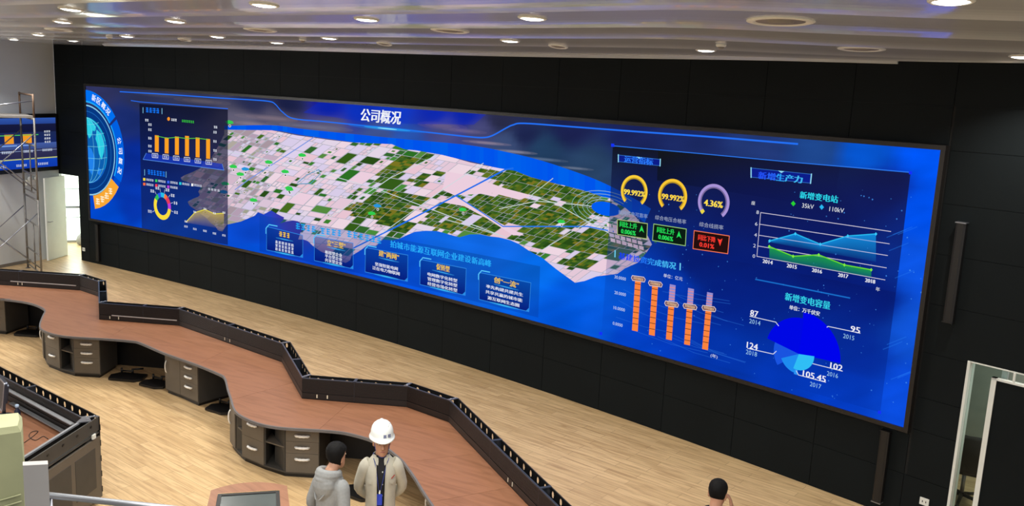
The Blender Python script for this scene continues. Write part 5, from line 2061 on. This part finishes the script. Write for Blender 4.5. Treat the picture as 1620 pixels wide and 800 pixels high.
for dz in (0.0,):
    mb.tube([ra, re_], r_, 10)
mb.tube([ra + Vector((0, 0, 0)), Vector((ra.x, ra.y, 3.35))], r_, 10)
mb.tube([re_, Vector((re_.x, re_.y, 3.35))], r_, 10)
mb.build('tube', M['alu'], t)
mb = MB()
for q in (ra, re_):
    mb.lathe((q.x, q.y, 3.35), [(.03, 0), (.03, .006), (.01, .01)], 14)
mb.build('floor_flange', M['alu'], t)

# lectern with a sunken screen, bottom edge
lc = Vector((-2.39, 7.62, 0))
t = thing('lectern', 'wood-topped lectern with a sunken grey screen and arched far edge, bottom edge', 'lectern', tuple(lc))
lx = (at(454, 768, 1.12) - at(334, 775, 1.12))
lx.z = 0
lx = lx.normalized()
ly = Vector((-lx.y, lx.x, 0))
zf, zn = 1.12, 0.98
wd = .34


def lp(a, b, dz=0.0):
    """a across, b depth from the far corner line towards the viewer"""
    z = zf - (zf - zn) * (b / .62)
    q = LO + lx * a - ly * b
    return Vector((q.x, q.y, z + dz))


LO = (at(334, 775, zf) + at(454, 768, zf)) / 2
LO.z = 0
hw = (at(454, 768, zf) - at(334, 775, zf)).length / 2
arc = [(-hw + 2 * hw * k / 14, -0.085 * (1 - (2 * k / 14 - 1) ** 2)) for k in range(15)]
out = arc + [(hw + .05, .62), (-hw - .05, .62)]
scr = [(-hw + .065, .055), (hw - .07, .055), (hw - .05, .50), (-hw + .045, .50)]
mb = MB()
n0 = len(out)
# top face as a ring of quads round the screen opening
top = [lp(a, b) for a, b in out]
bot = [lp(a, b, -.035) for a, b in out]
hole = [lp(a, b) for a, b in scr]
vs = top + bot + hole
fs = [[i, i + 1, n0 + i + 1, n0 + i] for i in range(n0 - 1)] + [[n0 - 1, 0, n0, 2 * n0 - 1]]
h0_ = 2 * n0
fs += [list(range(7, -1, -1)) + [h0_]] if False else []
fs += [[14, 15, h0_ + 2, h0_ + 1], [15, 16, h0_ + 3, h0_ + 2], [16, 0, h0_, h0_ + 3]]
fs += [[i + 1, i, h0_] for i in range(0, 7)] + [[i + 1, i, h0_ + 1] for i in range(7, 14)] + [[7, h0_, h0_ + 1]]
mb.add(vs, fs)
mb.build('top', M['wood'], t)
mb = MB()
s0 = [lp(a, b, -.004) for a, b in scr]
cs = sum(s0, Vector()) / 4
s1 = [p.lerp(cs, .12) for p in s0]
s2 = [p - Vector((0, 0, .008)) for p in s1]
mb.add(s0 + s1, [(0, 1, 5, 4), (1, 2, 6, 5), (2, 3, 7, 6), (3, 0, 4, 7)])
mb.add(s1 + s2, [(0, 1, 5, 4), (1, 2, 6, 5), (2, 3, 7, 6), (3, 0, 4, 7)])
mb.build('screen_frame', M['bplast'], t)
mb = MB()
mb.add(s2, [(0, 1, 2, 3)])
sc_ = mb.build('screen', M['darkglass'], t)
mb = MB()
a0 = [lp(-hw + .04, .04), lp(hw - .04, .04), lp(hw - .04, .56), lp(-hw + .04, .56)]
vs = [(p.x, p.y, p.z - .036) for p in a0] + [(p.x, p.y, 0.0) for p in a0]
mb.add(vs, [(0, 1, 5, 4), (1, 2, 6, 5), (2, 3, 7, 6), (3, 0, 4, 7), (0, 3, 2, 1), (4, 5, 6, 7)])
mb.build('body', M['cab'], t)

# black mesh office chair in the side room
cc = Vector((6.0, 10.98, 0))
t = thing('office_chair', 'black mesh office chair behind the glass strip at the right', 'chair', tuple(cc))
fd = Vector((.50, .86, 0)).normalized()
sd = Vector((-fd.y, fd.x, 0))
mb = MB()
for k in range(5):
    a = math.radians(72 * k + 20)
    e = cc + Vector((math.cos(a) * .3, math.sin(a) * .3, .07))
    mb.tube([cc + Vector((0, 0, .11)), e], [.028, .018], 8)
    mb.ball(e - Vector((0, 0, .035)), .03, .03, .034)
mb.build('base', M['bplast'], t)
mb = MB()
mb.tube([cc + Vector((0, 0, .1)), cc + Vector((0, 0, .44))], .025, 10)
mb.build('gas_lift', M['alu'], t)
mb = MB()
rg = []
for s2_, z in ((.9, .44), (1, .455), (1, .49), (.92, .51)):
    rg.append([cc + sd * x * s2_ + fd * y * s2_ + Vector((0, 0, z)) for x, y in rrect(.48, .46, .09)])
mb.loft(rg, 0, True, True)
mb.build('seat', M['mesh'], t)
mb = MB()
rg = []
for k in range(11):
    v = k / 10
    z = .50 + v * .48
    w2 = .20 + .05 * math.sin(math.pi * min(1, v * 1.1)) + (.03 if v > .9 else 0)
    y = -.24 - .05 * math.sin(v * 3) + .02 * v
    rg.append([cc + sd * x * w2 + fd * (y - .05 * (1 - abs(x)) + d) + Vector((0, 0, z)) for x, d in ((-1, .03), (-.5, .03), (0, .03), (.5, .03), (1, .03), (1, 0), (.5, 0), (0, 0), (-.5, 0), (-1, 0))])
mb.loft(rg, 0, True, True)
mb.build('backrest', M['mesh'], t)
for s_ in (-1, 1):
    mb = MB()
    mb.tube([cc + sd * s_ * .24 + fd * -.1 + Vector((0, 0, .46)), cc + sd * s_ * .29 + fd * -.06 + Vector((0, 0, .66)), cc + sd * s_ * .29 + fd * .14 + Vector((0, 0, .68))], [.018, .018, .022], 8)
    mb.build('armrest', M['bplast'], t)
mb = MB()
mb.tube([cc + fd * -.2 + Vector((0, 0, .46)), cc + fd * -.29 + Vector((0, 0, .56)), cc + fd * -.30 + Vector((0, 0, .70))], .022, 8)
mb.build('back_bracket', M['bplast'], t)
# grey round pouf-like bag in the bright corridor
bq = Vector((-12.30, 25.30, 0))
t = thing('bag', 'grey rounded bag on the corridor floor behind the open white door', 'bag', tuple(bq))
mb = MB()
mb.lathe(bq, [(.12, 0), (.18, .04), (.20, .14), (.16, .26), (.08, .33), (.03, .35)], 18)
mb.build('body', M['board'], t)
mb = MB()
mb.tube([bq + Vector((-.05, 0, .33)), bq + Vector((-.03, 0, .42)), bq + Vector((.03, 0, .42)), bq + Vector((.05, 0, .33))], .012, 8)
mb.build('strap', M['bplast'], t)
# ================================================================== PEOPLE
HZ = [-.128, -.118, -.10, -.075, -.045, -.01, .03, .065, .092, .110, .122]
HW = [.014, .034, .049, .060, .067, .072, .0755, .073, .062, .044, .012]
HF_ = [-.074, -.088, -.094, -.094, -.092, -.091, -.094, -.086, -.068, -.036, -.008]
HB = [-.050, -.030, -.002, .030, .058, .080, .094, .094, .080, .052, .014]


def hprof(z):
    return np.interp(z, HZ, HW), np.interp(z, HZ, HF_), np.interp(z, HZ, HB)


class Fig:
    """a standing person; local frame faces -Y with the feet at z = 0"""

    def __init__(s, name_label, loc, rz, H, nod=0.0, turn=0.0, shoulders=1.0, lean=0.0):
        s.k = H / 1.75
        s.loc, s.rz = Vector(loc), rz
        s.sh = shoulders
        s.lean = lean
        s.R = Matrix.Rotation(rz, 3, 'Z')
        s.HM = Matrix.Rotation(turn, 3, 'Z') @ Matrix.Rotation(nod, 3, 'X')
        s.t = thing('person', name_label, 'person', tuple(loc))

    def place(s, mb):
        mb.v = [tuple(s.R @ (Vector((v[0] * s.slim(v[2]), v[1], v[2])) * s.k) + s.loc) for v in mb.v]
        return mb

    def slim(s, z):
        return 1 + (s.sh - 1) * min(1.0, max(0.0, (1.50 - z) / .06))

    def head(s, p):
        """head-frame point (origin at the skull centre) to body frame"""
        return s.HM @ (Vector(p) + Vector((0, -.02, .10))) + Vector((0, .012 - s.lean, 1.525))

    def done(s, mb, name, m, parent=None, **k):
        s.place(mb)
        return mb.build(name, m, parent or s.t, **k)


def ell(c, rx, ry, n=20):
    return [Vector((c[0] + rx * math.cos(2 * math.pi * k / n), c[1] + ry * math.sin(2 * math.pi * k / n), c[2])) for k in range(n)]


TORSO = [(.86, .160, .105, .0), (.93, .170, .112, .0), (1.02, .156, .104, .0), (1.12, .152, .104, -.004), (1.24, .168, .114, -.006), (1.34, .180, .116, 0), (1.405, .178, .102, .006), (1.45, .125, .082, .012), (1.475, .075, .066, .014)]


def limb(mb, pts, rs, n=12):
    """smooth tapering limb through joints"""
    P, R_ = [], []
    for i in range(len(pts) - 1):
        for k in range(6):
            t = k / 6
            p0, p1, p2, p3 = pts[max(i - 1, 0)], pts[i], pts[i + 1], pts[min(i + 2, len(pts) - 1)]
            P.append(0.5 * (2 * p1 + (p2 - p0) * t * .9 + (2 * p0 - 5 * p1 + 4 * p2 - p3) * t * t * .9 + (3 * p1 - p0 - 3 * p2 + p3) * t ** 3 * .9) if 0 else p1.lerp(p2, t))
            R_.append(rs[i] + (rs[i + 1] - rs[i]) * t)
    P.append(pts[-1])
    R_.append(rs[-1])
    for _ in range(2):
        P = [P[0]] + [(P[i - 1] + P[i] * 2 + P[i + 1]) / 4 for i in range(1, len(P) - 1)] + [P[-1]]
    mb.tube(P, R_, n)


def hand(mb, W, d, nrm, side, curl=.5):
    d = Vector(d).normalized()
    nrm = Vector(nrm)
    nrm = (nrm - d * nrm.dot(d)).normalized()
    lat = d.cross(nrm).normalized() * side
    rings = []
    for t, rw, rt in ((-.02, .026, .020), (.0, .027, .019), (.03, .036, .017), (.07, .041, .015), (.095, .038, .012), (.10, .02, .006)):
        rings.append([W + d * t + lat * rw * math.cos(2 * math.pi * k / 12) + nrm * rt * math.sin(2 * math.pi * k / 12) for k in range(12)])
    mb.loft(rings)
    for i, L in enumerate((.070, .078, .073, .056)):
        p = W + d * .09 + lat * (.029 - .0195 * i)
        pts = [p - d * .012]
        a = .25 * curl
        for s_ in (.42, .32, .26):
            p = p + (d * math.cos(a) + nrm * math.sin(a)) * L * s_
            pts.append(p)
            a += .75 * curl
        mb.tube(pts, [.0095, .009, .0085, .0065], 8)
    p = W + d * .028 + lat * .032
    pts = [W + d * .015 + lat * .018, p]
    for s_, a in ((.032, .75), (.026, .45)):
        p = p + (d * math.cos(a) + lat * math.sin(a) * .8 + nrm * .35 * curl) * s_
        pts.append(p)
    mb.tube(pts, [.014, .0125, .0105, .008], 8)


def body(f, arms, hands, legs_apart=.10):
    mb = MB()
    mb.loft([ell((0, cy, z), rx - .012, ry - .012) for z, rx, ry, cy in TORSO])
    mb.tube([f_ for f_ in (Vector((0, .016, 1.44)), Vector((0, .012, 1.50)), f.head((0, .012, -.075)), f.head((0, .01, -.03)))], [.064, .057, .056, .06], 16)
    rings = []
    for z in np.concatenate([[-.127], np.linspace(-.12, .118, 20), [.1215]]):
        w_, a, b = hprof(z)
        c, ry = (a + b) / 2, (b - a) / 2
        ring = []
        for k in range(28):
            t = 2 * math.pi * k / 28
            x, y = w_ * math.cos(t), c + ry * math.sin(t)
            if math.sin(t) < -.55 and abs(z - .012) < .016 and .012 < abs(x) < .052:      # eye sockets
                y += .007
            if math.sin(t) < -.5 and .028 < z < .05:
                y -= .003
            if math.sin(t) < -.6 and -.075 < z < -.06:
                y -= .003
            if math.sin(t) < -.6 and -.10 < z < -.086:
                y += .002
            ring.append(f.head((x, y, z)))
        rings.append(ring)
    mb.loft(rings)
    mb.tube([f.head((0, -.088, .022)), f.head((0, -.104, -.008)), f.head((0, -.114, -.028)), f.head((0, -.096, -.040))], [.007, .010, .014, .010], 10)
    for s_ in (-1, 1):
        mb.ball(f.head((s_ * .012, -.098, -.034)), .008, .008, .007)
        for dz, rr_ in ((.016, .017), (-.004, .016), (-.024, .012)):
            e = f.head((s_ * .077, .012, dz - .008))
            mb.ball(e, .010, rr_, .018)
        legs = [Vector((s_ * .088, 0, .92)), Vector((s_ * legs_apart, -.012, .50)), Vector((s_ * legs_apart, .018, .075))]
        limb(mb, legs, [.082, .052, .036])
        mb.tube([Vector((s_ * legs_apart, .05, .045)), Vector((s_ * legs_apart * 1.05, -.04, .04)), Vector((s_ * legs_apart * 1.15, -.15, .028))], [.035, .04, .028], 10)
    for (S_, E_, W_), (d, n_, sd_, cu) in zip(arms, hands):
        limb(mb, [S_, E_, W_], [.050, .040, .027])
        hand(mb, W_, d, n_, sd_, cu)
    return f.done(mb, 'body', M['skin'], remesh=.0075, smooth_it=2)


def face(f, b):
    for s_ in (-1, 1):
        mb = MB()
        mb.ball(f.head((s_ * .031, -.0885, .012)), .012, .007, .0065, 10, 7)
        e = f.done(mb, 'eye', M['tabw'])
        mb = MB()
        mb.ball(f.head((s_ * .031, -.0945, .011)), .0055, .003, .0055, 8, 6)
        f.done(mb, 'iris', M['hair'], e)
        mb = MB()
        mb.tube([f.head((s_ * .014, -.0985, .033)), f.head((s_ * .032, -.098, .039)), f.head((s_ * .052, -.085, .033))], [.003, .0042, .002], 6)
        f.done(mb, 'eyebrow', M['hair'])
    mb = MB()
    mb.tube([f.head((-.024, -.088, -.070)), f.head((-.008, -.0985, -.066)), f.head((.008, -.0985, -.066)), f.head((.024, -.088, -.070))], [.002, .0055, .0055, .002], 8)
    f.done(mb, 'lips', mat('lips', (150, 92, 82), .5))


def hair(f, seed=1, vol=.013, nape=-.07):
    r = random.Random(seed)
    n = 48
    rings = []
    for j in range(15):
        t = j / 14
        ring = []
        for k in range(n):
            a = 2 * math.pi * k / n
            fr_ = -math.sin(a)                       # 1 front, -1 back
            zl = .062 + .012 * math.cos(6 * a) * max(0, fr_) if fr_ > .45 else (.005 + .057 * (fr_ + .1) / .55 if fr_ > -.1 else nape + (.005 - nape) * max(0, 1 - (-.1 - fr_) / .35))
            z = zl + (.1215 - zl) * math.sin(t * math.pi / 2)
            w_, p, q = hprof(min(z, .1205))
            g = vol * (0.15 if j == 0 else 1) * (1 + (.16 if j < 12 else 0) * r.uniform(-1, 1)) * min(1, .35 + t * 3)
            if j == 0:
                g = -.006
            c, ry = (p + q) / 2, (q - p) / 2
            sc = max(w_, .004)
            ring.append(f.head(((w_ + g) * math.cos(a), c + (ry + g) * math.sin(a), z + (max(g, 0) * .9 + .002) * math.sin(t * math.pi / 2))))
        rings.append(ring)
    mb = MB()
    mb.loft(rings)
    return f.done(mb, 'hair', M['hair'])


def trousers(f, m, apart=.10):
    mb = MB()
    mb.loft([ell((0, 0, z), rx, ry) for z, rx, ry in ((.80, .10, .095), (.84, .165, .115), (.92, .178, .122), (1.0, .168, .116), (1.03, .163, .112))])
    for s_ in (-1, 1):
        limb(mb, [Vector((s_ * .088, 0, .90)), Vector((s_ * apart, -.012, .50)), Vector((s_ * apart, .014, .06))], [.098, .074, .066], 16)
    f.done(mb, 'trousers', m, remesh=.011, smooth_it=3)
    for s_ in (-1, 1):
        mb = MB()
        x = s_ * apart
        rg = []
        for y, w_, h in ((.075, .020, .03), (.06, .040, .06), (.0, .045, .075), (-.06, .048, .06), (-.13, .048, .045), (-.18, .038, .035), (-.20, .014, .02)):
            rg.append([Vector((x * 1.05 + w_ * math.cos(2 * math.pi * k / 14), y, max(0.0, h / 2 + 1.15 * h / 2 * math.sin(2 * math.pi * k / 14)))) for k in range(14)])
        mb.loft(rg)
        f.done(mb, 'shoe', M['bplast'])


# ---- man in the white helmet
pm = at(604, 684, 1.72)
f = Fig('person in white helmet and open cream jacket over black shirt, hands behind the back', (pm.x, pm.y, 0), .16, 1.76, shoulders=.77)
f.HM = Matrix.Rotation(.10, 3, 'Z') @ Matrix.Rotation(.02, 3, 'X')
arms = [(Vector((s_ * .185, .0, 1.40)), Vector((s_ * .285, .075, 1.13)), Vector((s_ * .085, .185, .955))) for s_ in (-1, 1)]
hands = [((.75, .1, -.45), (0, 1, .2), 1, .6), ((-.75, .16, -.40), (0, 1, .2), -1, .6)]
b = body(f, arms, hands)
face(f, b)
hair(f, 2, .008, -.06)
trousers(f, M['dcloth'])
mb = MB()
mb.loft([ell((0, cy, z), rx + .002, ry + .002, 24) for z, rx, ry, cy in TORSO[:-1]] + [ell((0, .013, 1.475), .078, .070, 24), ell((0, .012, 1.497), .064, .062, 24)])
f.done(mb, 'shirt', M['shirt'])
# jacket, open down the front
mb = MB()
JT = [(.80, .198, .142, .012, .20), (.88, .200, .142, .008, .22), (.98, .186, .136, .004, .25), (1.10, .184, .136, .0, .27), (1.22, .194, .140, 0, .27), (1.32, .203, .138, .0, .27), (1.39, .200, .122, .006, .30), (1.435, .155, .100, .010, .42), (1.468, .102, .088, .014, .55), (1.492, .080, .080, .016, .75)]
rings = []
n = 40
for z, rx, ry, cy, gap in JT:
    o_, i_ = [], []
    for k in range(n + 1):
        a = -math.pi / 2 + gap + (2 * math.pi - 2 * gap) * k / n
        wv = 1 + .012 * math.sin(a * 5 + z * 23) + .010 * math.sin(a * 9 - z * 31)
        o_.append(Vector((rx * wv * math.cos(a), cy + ry * wv * math.sin(a), z)))
        i_.append(Vector(((rx * wv - .010) * math.cos(a), cy + (ry * wv - .010) * math.sin(a), z + (.004 if z > 1.48 else 0))))
    rings.append(o_ + i_[::-1])
mb.loft(rings, 0, True, True)
for S_, E_, W_ in arms:
    limb(mb, [S_ + Vector((-.05 * math.copysign(1, S_.x), 0, .0)), S_ + Vector((.012 * math.copysign(1, S_.x), .004, -.03)), E_, W_ + (E_ - W_) * .06], [.070, .078, .064, .048], 18)
    w_ = (W_ - E_).normalized()
    mb.tube([W_ - w_ * .05, W_ - w_ * .01], [.050, .049], 16)
jk = f.done(mb, 'jacket', M['jacket'])
mb = MB()
for s_ in (-1, 1):
    a = -math.pi / 2 + s_ * .32
    P = []
    for z, rx, ry, cy, gap in JT[:-2]:
        a = -math.pi / 2 + s_ * (gap + .012)
        P.append(Vector(((rx + .001) * math.cos(a), cy + (ry + .001) * math.sin(a), z)))
    mb.tube(P, .006, 6)
f.done(mb, 'front_edge', M['jacket'], jk)
for s_, nm in ((-1, 'pocket_flap'), (1, 'pocket_flap')):
    mb = MB()
    a0 = -math.pi / 2 + s_ * .55
    a1 = -math.pi / 2 + s_ * 1.0
    rg = []
    for z, g in ((1.285, .004), (1.262, .008), (1.24, .006)):
        rg.append([Vector(((.199 + g) * math.cos(a0 + (a1 - a0) * k / 6), (.140 + g) * math.sin(a0 + (a1 - a0) * k / 6), z - (.012 if (k == 3 and z < 1.25) else 0))) for k in range(7)])
    mb.loft(rg, 0, False, True, False)
    o_ = f.done(mb, nm, M['jacket'], jk)
mb = MB()
for k in range(3):
    a = -math.pi / 2 + .70 + .09 * k
    mb.box((.208 * math.cos(a), .149 * math.sin(a), 1.30 + .008 * k), (.016, .012, .004), (.0, .003, 0), (0, 0, .010))
f.done(mb, 'chest_emblem', M['red'], jk)
# collar points of a light shirt collar
for s_ in (-1, 1):
    mb = MB()
    mb.loft([[Vector((s_ * .070, -.035, 1.505)), Vector((s_ * .082, -.040, 1.480)), Vector((s_ * .060, -.098, 1.435))], [Vector((s_ * .060, -.055, 1.500)), Vector((s_ * .055, -.085, 1.475)), Vector((s_ * .042, -.112, 1.428))], [Vector((s_ * .030, -.066, 1.482)), Vector((s_ * .030, -.09, 1.46)), Vector((s_ * .040, -.112, 1.425))]], 0, False, True, False)
    f.done(mb, 'collar', M['jacket'], jk)
for k, z in enumerate((1.36, 1.24, 1.12, 0.97)):
    mb = MB()
    zz = [t_[0] for t_ in TORSO]
    ry = float(np.interp(z, zz, [t_[2] for t_ in TORSO])) + .002
    cy = float(np.interp(z, zz, [t_[3] for t_ in TORSO]))
    mb.ball((.018, cy - ry, z), .008, .004, .008, 8, 6)
    f.done(mb, 'button', M['helmet'])
mb = MB()


def onchest(x, z, g=.004):
    zz = [t_[0] for t_ in TORSO]
    rx = float(np.interp(z, zz, [t_[1] for t_ in TORSO])) + .002
    ry = float(np.interp(z, zz, [t_[2] for t_ in TORSO])) + .002
    cy = float(np.interp(z, zz, [t_[3] for t_ in TORSO]))
    return Vector((x, cy - ry * math.sqrt(max(.02, 1 - (x / rx) ** 2)) - g, z))


for s_ in (-1, 1):
    pts = [Vector((s_ * .072, .02, 1.50)), Vector((s_ * .078, -.05, 1.47))] + [onchest(s_ * x - .014 * (1 - x / .08), z, .012 if s_ < 0 else .007) for x, z in ((.068, 1.42), (.050, 1.36), (.030, 1.27), (.008, 1.17))]
    mb.tube(pts, .0055, 6)
ly_ = f.done(mb, 'lanyard', M['navy'])
mb = MB()
p = onchest(-.020, 1.085, .012)
mb.box(p, (.082, 0, 0), (0, .008, 0), (0, 0, .115))
f.done(mb, 'badge', M['blue'], ly_, bevel=.004)
mb = MB()
mb.box(onchest(-.014, 1.165, .012), (.020, 0, 0), (0, .008, 0), (0, 0, .035))
f.done(mb, 'clip', M['helmet'], ly_)
# helmet
mb = MB()
n = 48
rings = []


def hel(a, s_, z, peak=0.0, x0=.108, y0=.138):
    fr_ = max(0, -math.sin(a)) ** 2.2
    ext = s_ + peak * fr_
    return f.head((x0 * s_ * math.cos(a), -.0 + y0 * ext * math.sin(a), z + .018))


for s_, z, pk_ in ((.97, .036, 0), (1.06, .034, .10), (1.12, .030, .20), (1.135, .036, .21), (1.11, .046, .15), (1.02, .056, .02), (1.0, .072, 0), (.975, .10, 0), (.90, .132, 0), (.77, .158, 0), (.58, .178, 0), (.35, .190, 0), (.12, .195, 0)):
    rings.append([hel(2 * math.pi * k / n, s_, z, pk_) for k in range(n)])
mb.loft(rings)
hm = f.done(mb, 'helmet', M['helmet'])
mb = MB()
mb.tube([f.head((0, y, z + .018)) for y, z in ((-.120, .112), (-.10, .140), (-.06, .170), (0, .182), (.06, .172), (.11, .138))], [.005, .016, .022, .023, .022, .010], 10)
f.done(mb, 'crown_ridge', M['helmet'], hm)
mb = MB()
for s_ in (-1, 1):
    mb.tube([f.head((s_ * .070, .0, .188)), f.head((s_ * .045, -.075, .186)), f.head((s_ * .006, -.120, .136))], [.006, .008, .004], 8)
f.done(mb, 'side_ridge', M['helmet'], hm)
mb = MB()
for cx in (.012, .054):
    for dx, dz, w_, h in ((0, .012, .026, .004), (0, 0, .024, .004), (0, -.012, .028, .005), (-.010, 0, .004, .026), (.010, 0, .004, .028), (.0, .004, .004, .02)):
        x = cx + dx
        for k in (0,):
            z = .088 + dz
            yy = -.138 * 1.0 * math.sqrt(max(0, 1 - (x / .108) ** 2)) * float(np.interp(z, [.056, .072, .10, .132], [1.02, 1.0, .975, .90])) - .002
            mb.box(f.head((x, yy, z + .018)), f.HM @ Vector((w_, w_ * -.25 * -x / .05, 0)), f.HM @ Vector((0, .002, 0)), f.HM @ Vector((0, 0, h)))
f.done(mb, 'helmet_print', M['navy'], hm)
mb = MB()
mb.tube([f.head((s_ * .0 + x, y, z)) for x, y, z in ((-.074, -.01, .03), (-.066, -.04, -.05), (-.03, -.07, -.12), (0, -.075, -.133), (.03, -.07, -.12), (.066, -.04, -.05), (.074, -.01, .03))], .0035, 6)
f.done(mb, 'chin_strap', M['navy'], hm)

# ---- man in the grey hoodie, seen from behind
ph = at(535, 722, 1.585)
f = Fig('person with short black hair in a grey hooded sweatshirt, seen from behind', (ph.x - .055, ph.y - .03, 0), 2.56, 1.70, shoulders=.80, lean=.05)
f.HM = Matrix.Rotation(.05, 3, 'Z') @ Matrix.Rotation(.08, 3, 'X')
arms = [(Vector((s_ * .185, .0, 1.395)), Vector((s_ * .285, .05, 1.12)), Vector((s_ * .20, -.16, 1.0))) for s_ in (-1, 1)]
hands = [((.5, -.8, -.1), (.2, .2, -1), -1, .7), ((-.5, -.8, -.1), (-.2, .2, -1), 1, .7)]
b = body(f, arms, hands)
face(f, b)
hair(f, 5, .020, -.095)
trousers(f, M['dcloth'])
mb = MB()
mb.loft([ell((0, cy, z), rx, ry, 28) for z, rx, ry, cy in ((.86, .176, .130, 0), (.90, .196, .146, .0), (.98, .192, .142, 0), (1.10, .184, .136, .0), (1.22, .192, .138, .0), (1.33, .203, .136, .004), (1.40, .196, .118, .008), (1.445, .140, .096, .012), (1.48, .085, .08, .014))])
for S_, E_, W_ in arms:
    limb(mb, [S_ + Vector((-.05 * math.copysign(1, S_.x), 0, 0)), S_ + Vector((.008 * math.copysign(1, S_.x), 0, -.03)), E_, W_ + (E_ - W_) * .08], [.066, .074, .062, .046], 18)
mb.loft([ell((0, .095, z), rx, ry, 20) for z, rx, ry in ((1.22, .03, .03), (1.27, .085, .06), (1.33, .135, .082), (1.39, .158, .092), (1.44, .148, .085), (1.475, .11, .06))])
for r_, z0, ex in ((.036, 1.500, .92), (.034, 1.475, 1.05), (.030, 1.44, 1.22)):
    P = []
    for k in range(25):
        a = 2 * math.pi * k / 24
        P.append(Vector((.098 * ex * math.cos(a), .030 + .098 * ex * math.sin(a), z0 + .020 * math.sin(a) - .012 * max(0, -math.sin(a)))))
    mb.tube(P, r_, 12)
hd = f.done(mb, 'hooded_sweatshirt', M['hoodie'], remesh=.008, smooth_it=3)
mb = MB()
for s_ in (-1, 1):
    P = [Vector((s_ * (.012 + .125 * t), .182 - .045 * t * t - .03 * t, 1.262 + .165 * t ** 1.4)) for t in np.linspace(0, 1, 8)]
    mb.tube(P, [.004] + [.010] * 6 + [.004], 8)
    P = [Vector((s_ * (.02 + .095 * t), .172 - .03 * t - .04 * t * t, 1.37 + .085 * t)) for t in np.linspace(0, 1, 7)]
    mb.tube(P, [.003] + [.009] * 5 + [.003], 8)
f.done(mb, 'hood_fold', M['hoodie'], hd)
mb = MB()
for E_, W_ in [(a[1], a[2]) for a in arms]:
    w_ = (W_ - E_).normalized()
    mb.tube([W_ - w_ * .06, W_ - w_ * .012], [.043, .040], 14)
f.done(mb, 'cuff', M['hoodie'], hd)

# ---- man at the bottom edge with a hand at his ear
p3_ = at(1134.5, 780, 1.60)
f = Fig('person with cropped black hair at the bottom edge, right hand raised to the ear', (p3_.x, p3_.y, 0), 2.82, 1.72, shoulders=.88)
f.HM = Matrix.Rotation(-.12, 3, 'Z') @ Matrix.Rotation(.14, 3, 'X')
arms = [(Vector((-.185, .0, 1.395)), Vector((-.30, -.13, 1.20)), Vector((-.140, -.075, 1.475))), (Vector((.185, 0, 1.395)), Vector((.265, .05, 1.12)), Vector((.25, -.08, .86)))]
hands = [((.25, .18, .95), (1, .15, -.2), 1, .45), ((0, -.2, -.95), (-1, 0, 0), 1, .5)]
b = body(f, arms, hands)
face(f, b)
hair(f, 9, .010, -.055)
trousers(f, M['dcloth'])
mb = MB()
mb.loft([ell((0, cy, z), rx, ry, 28) for z, rx, ry, cy in ((.84, .176, .130, 0), (.90, .192, .142, .0), (1.10, .180, .134, .0), (1.22, .190, .136, .0), (1.33, .200, .134, .004), (1.40, .192, .116, .008), (1.44, .140, .096, .012), (1.47, .088, .084, .014))])
for S_, E_, W_ in arms:
    limb(mb, [S_ + Vector((-.05 * math.copysign(1, S_.x), 0, 0)), S_ + Vector((.008 * math.copysign(1, S_.x), 0, -.03)), E_, W_ + (E_ - W_) * .1], [.064, .072, .060, .045], 18)
jk = f.done(mb, 'jacket', M['dcloth'], remesh=.01, smooth_it=3)
mb = MB()
P = [Vector((.092 * math.cos(a), .020 + .085 * math.sin(a), 1.478 + .012 * math.sin(a))) for a in np.linspace(0, 2 * math.pi, 25)]
mb.tube(P, .016, 10)
f.done(mb, 'collar', M['dcloth'], jk)
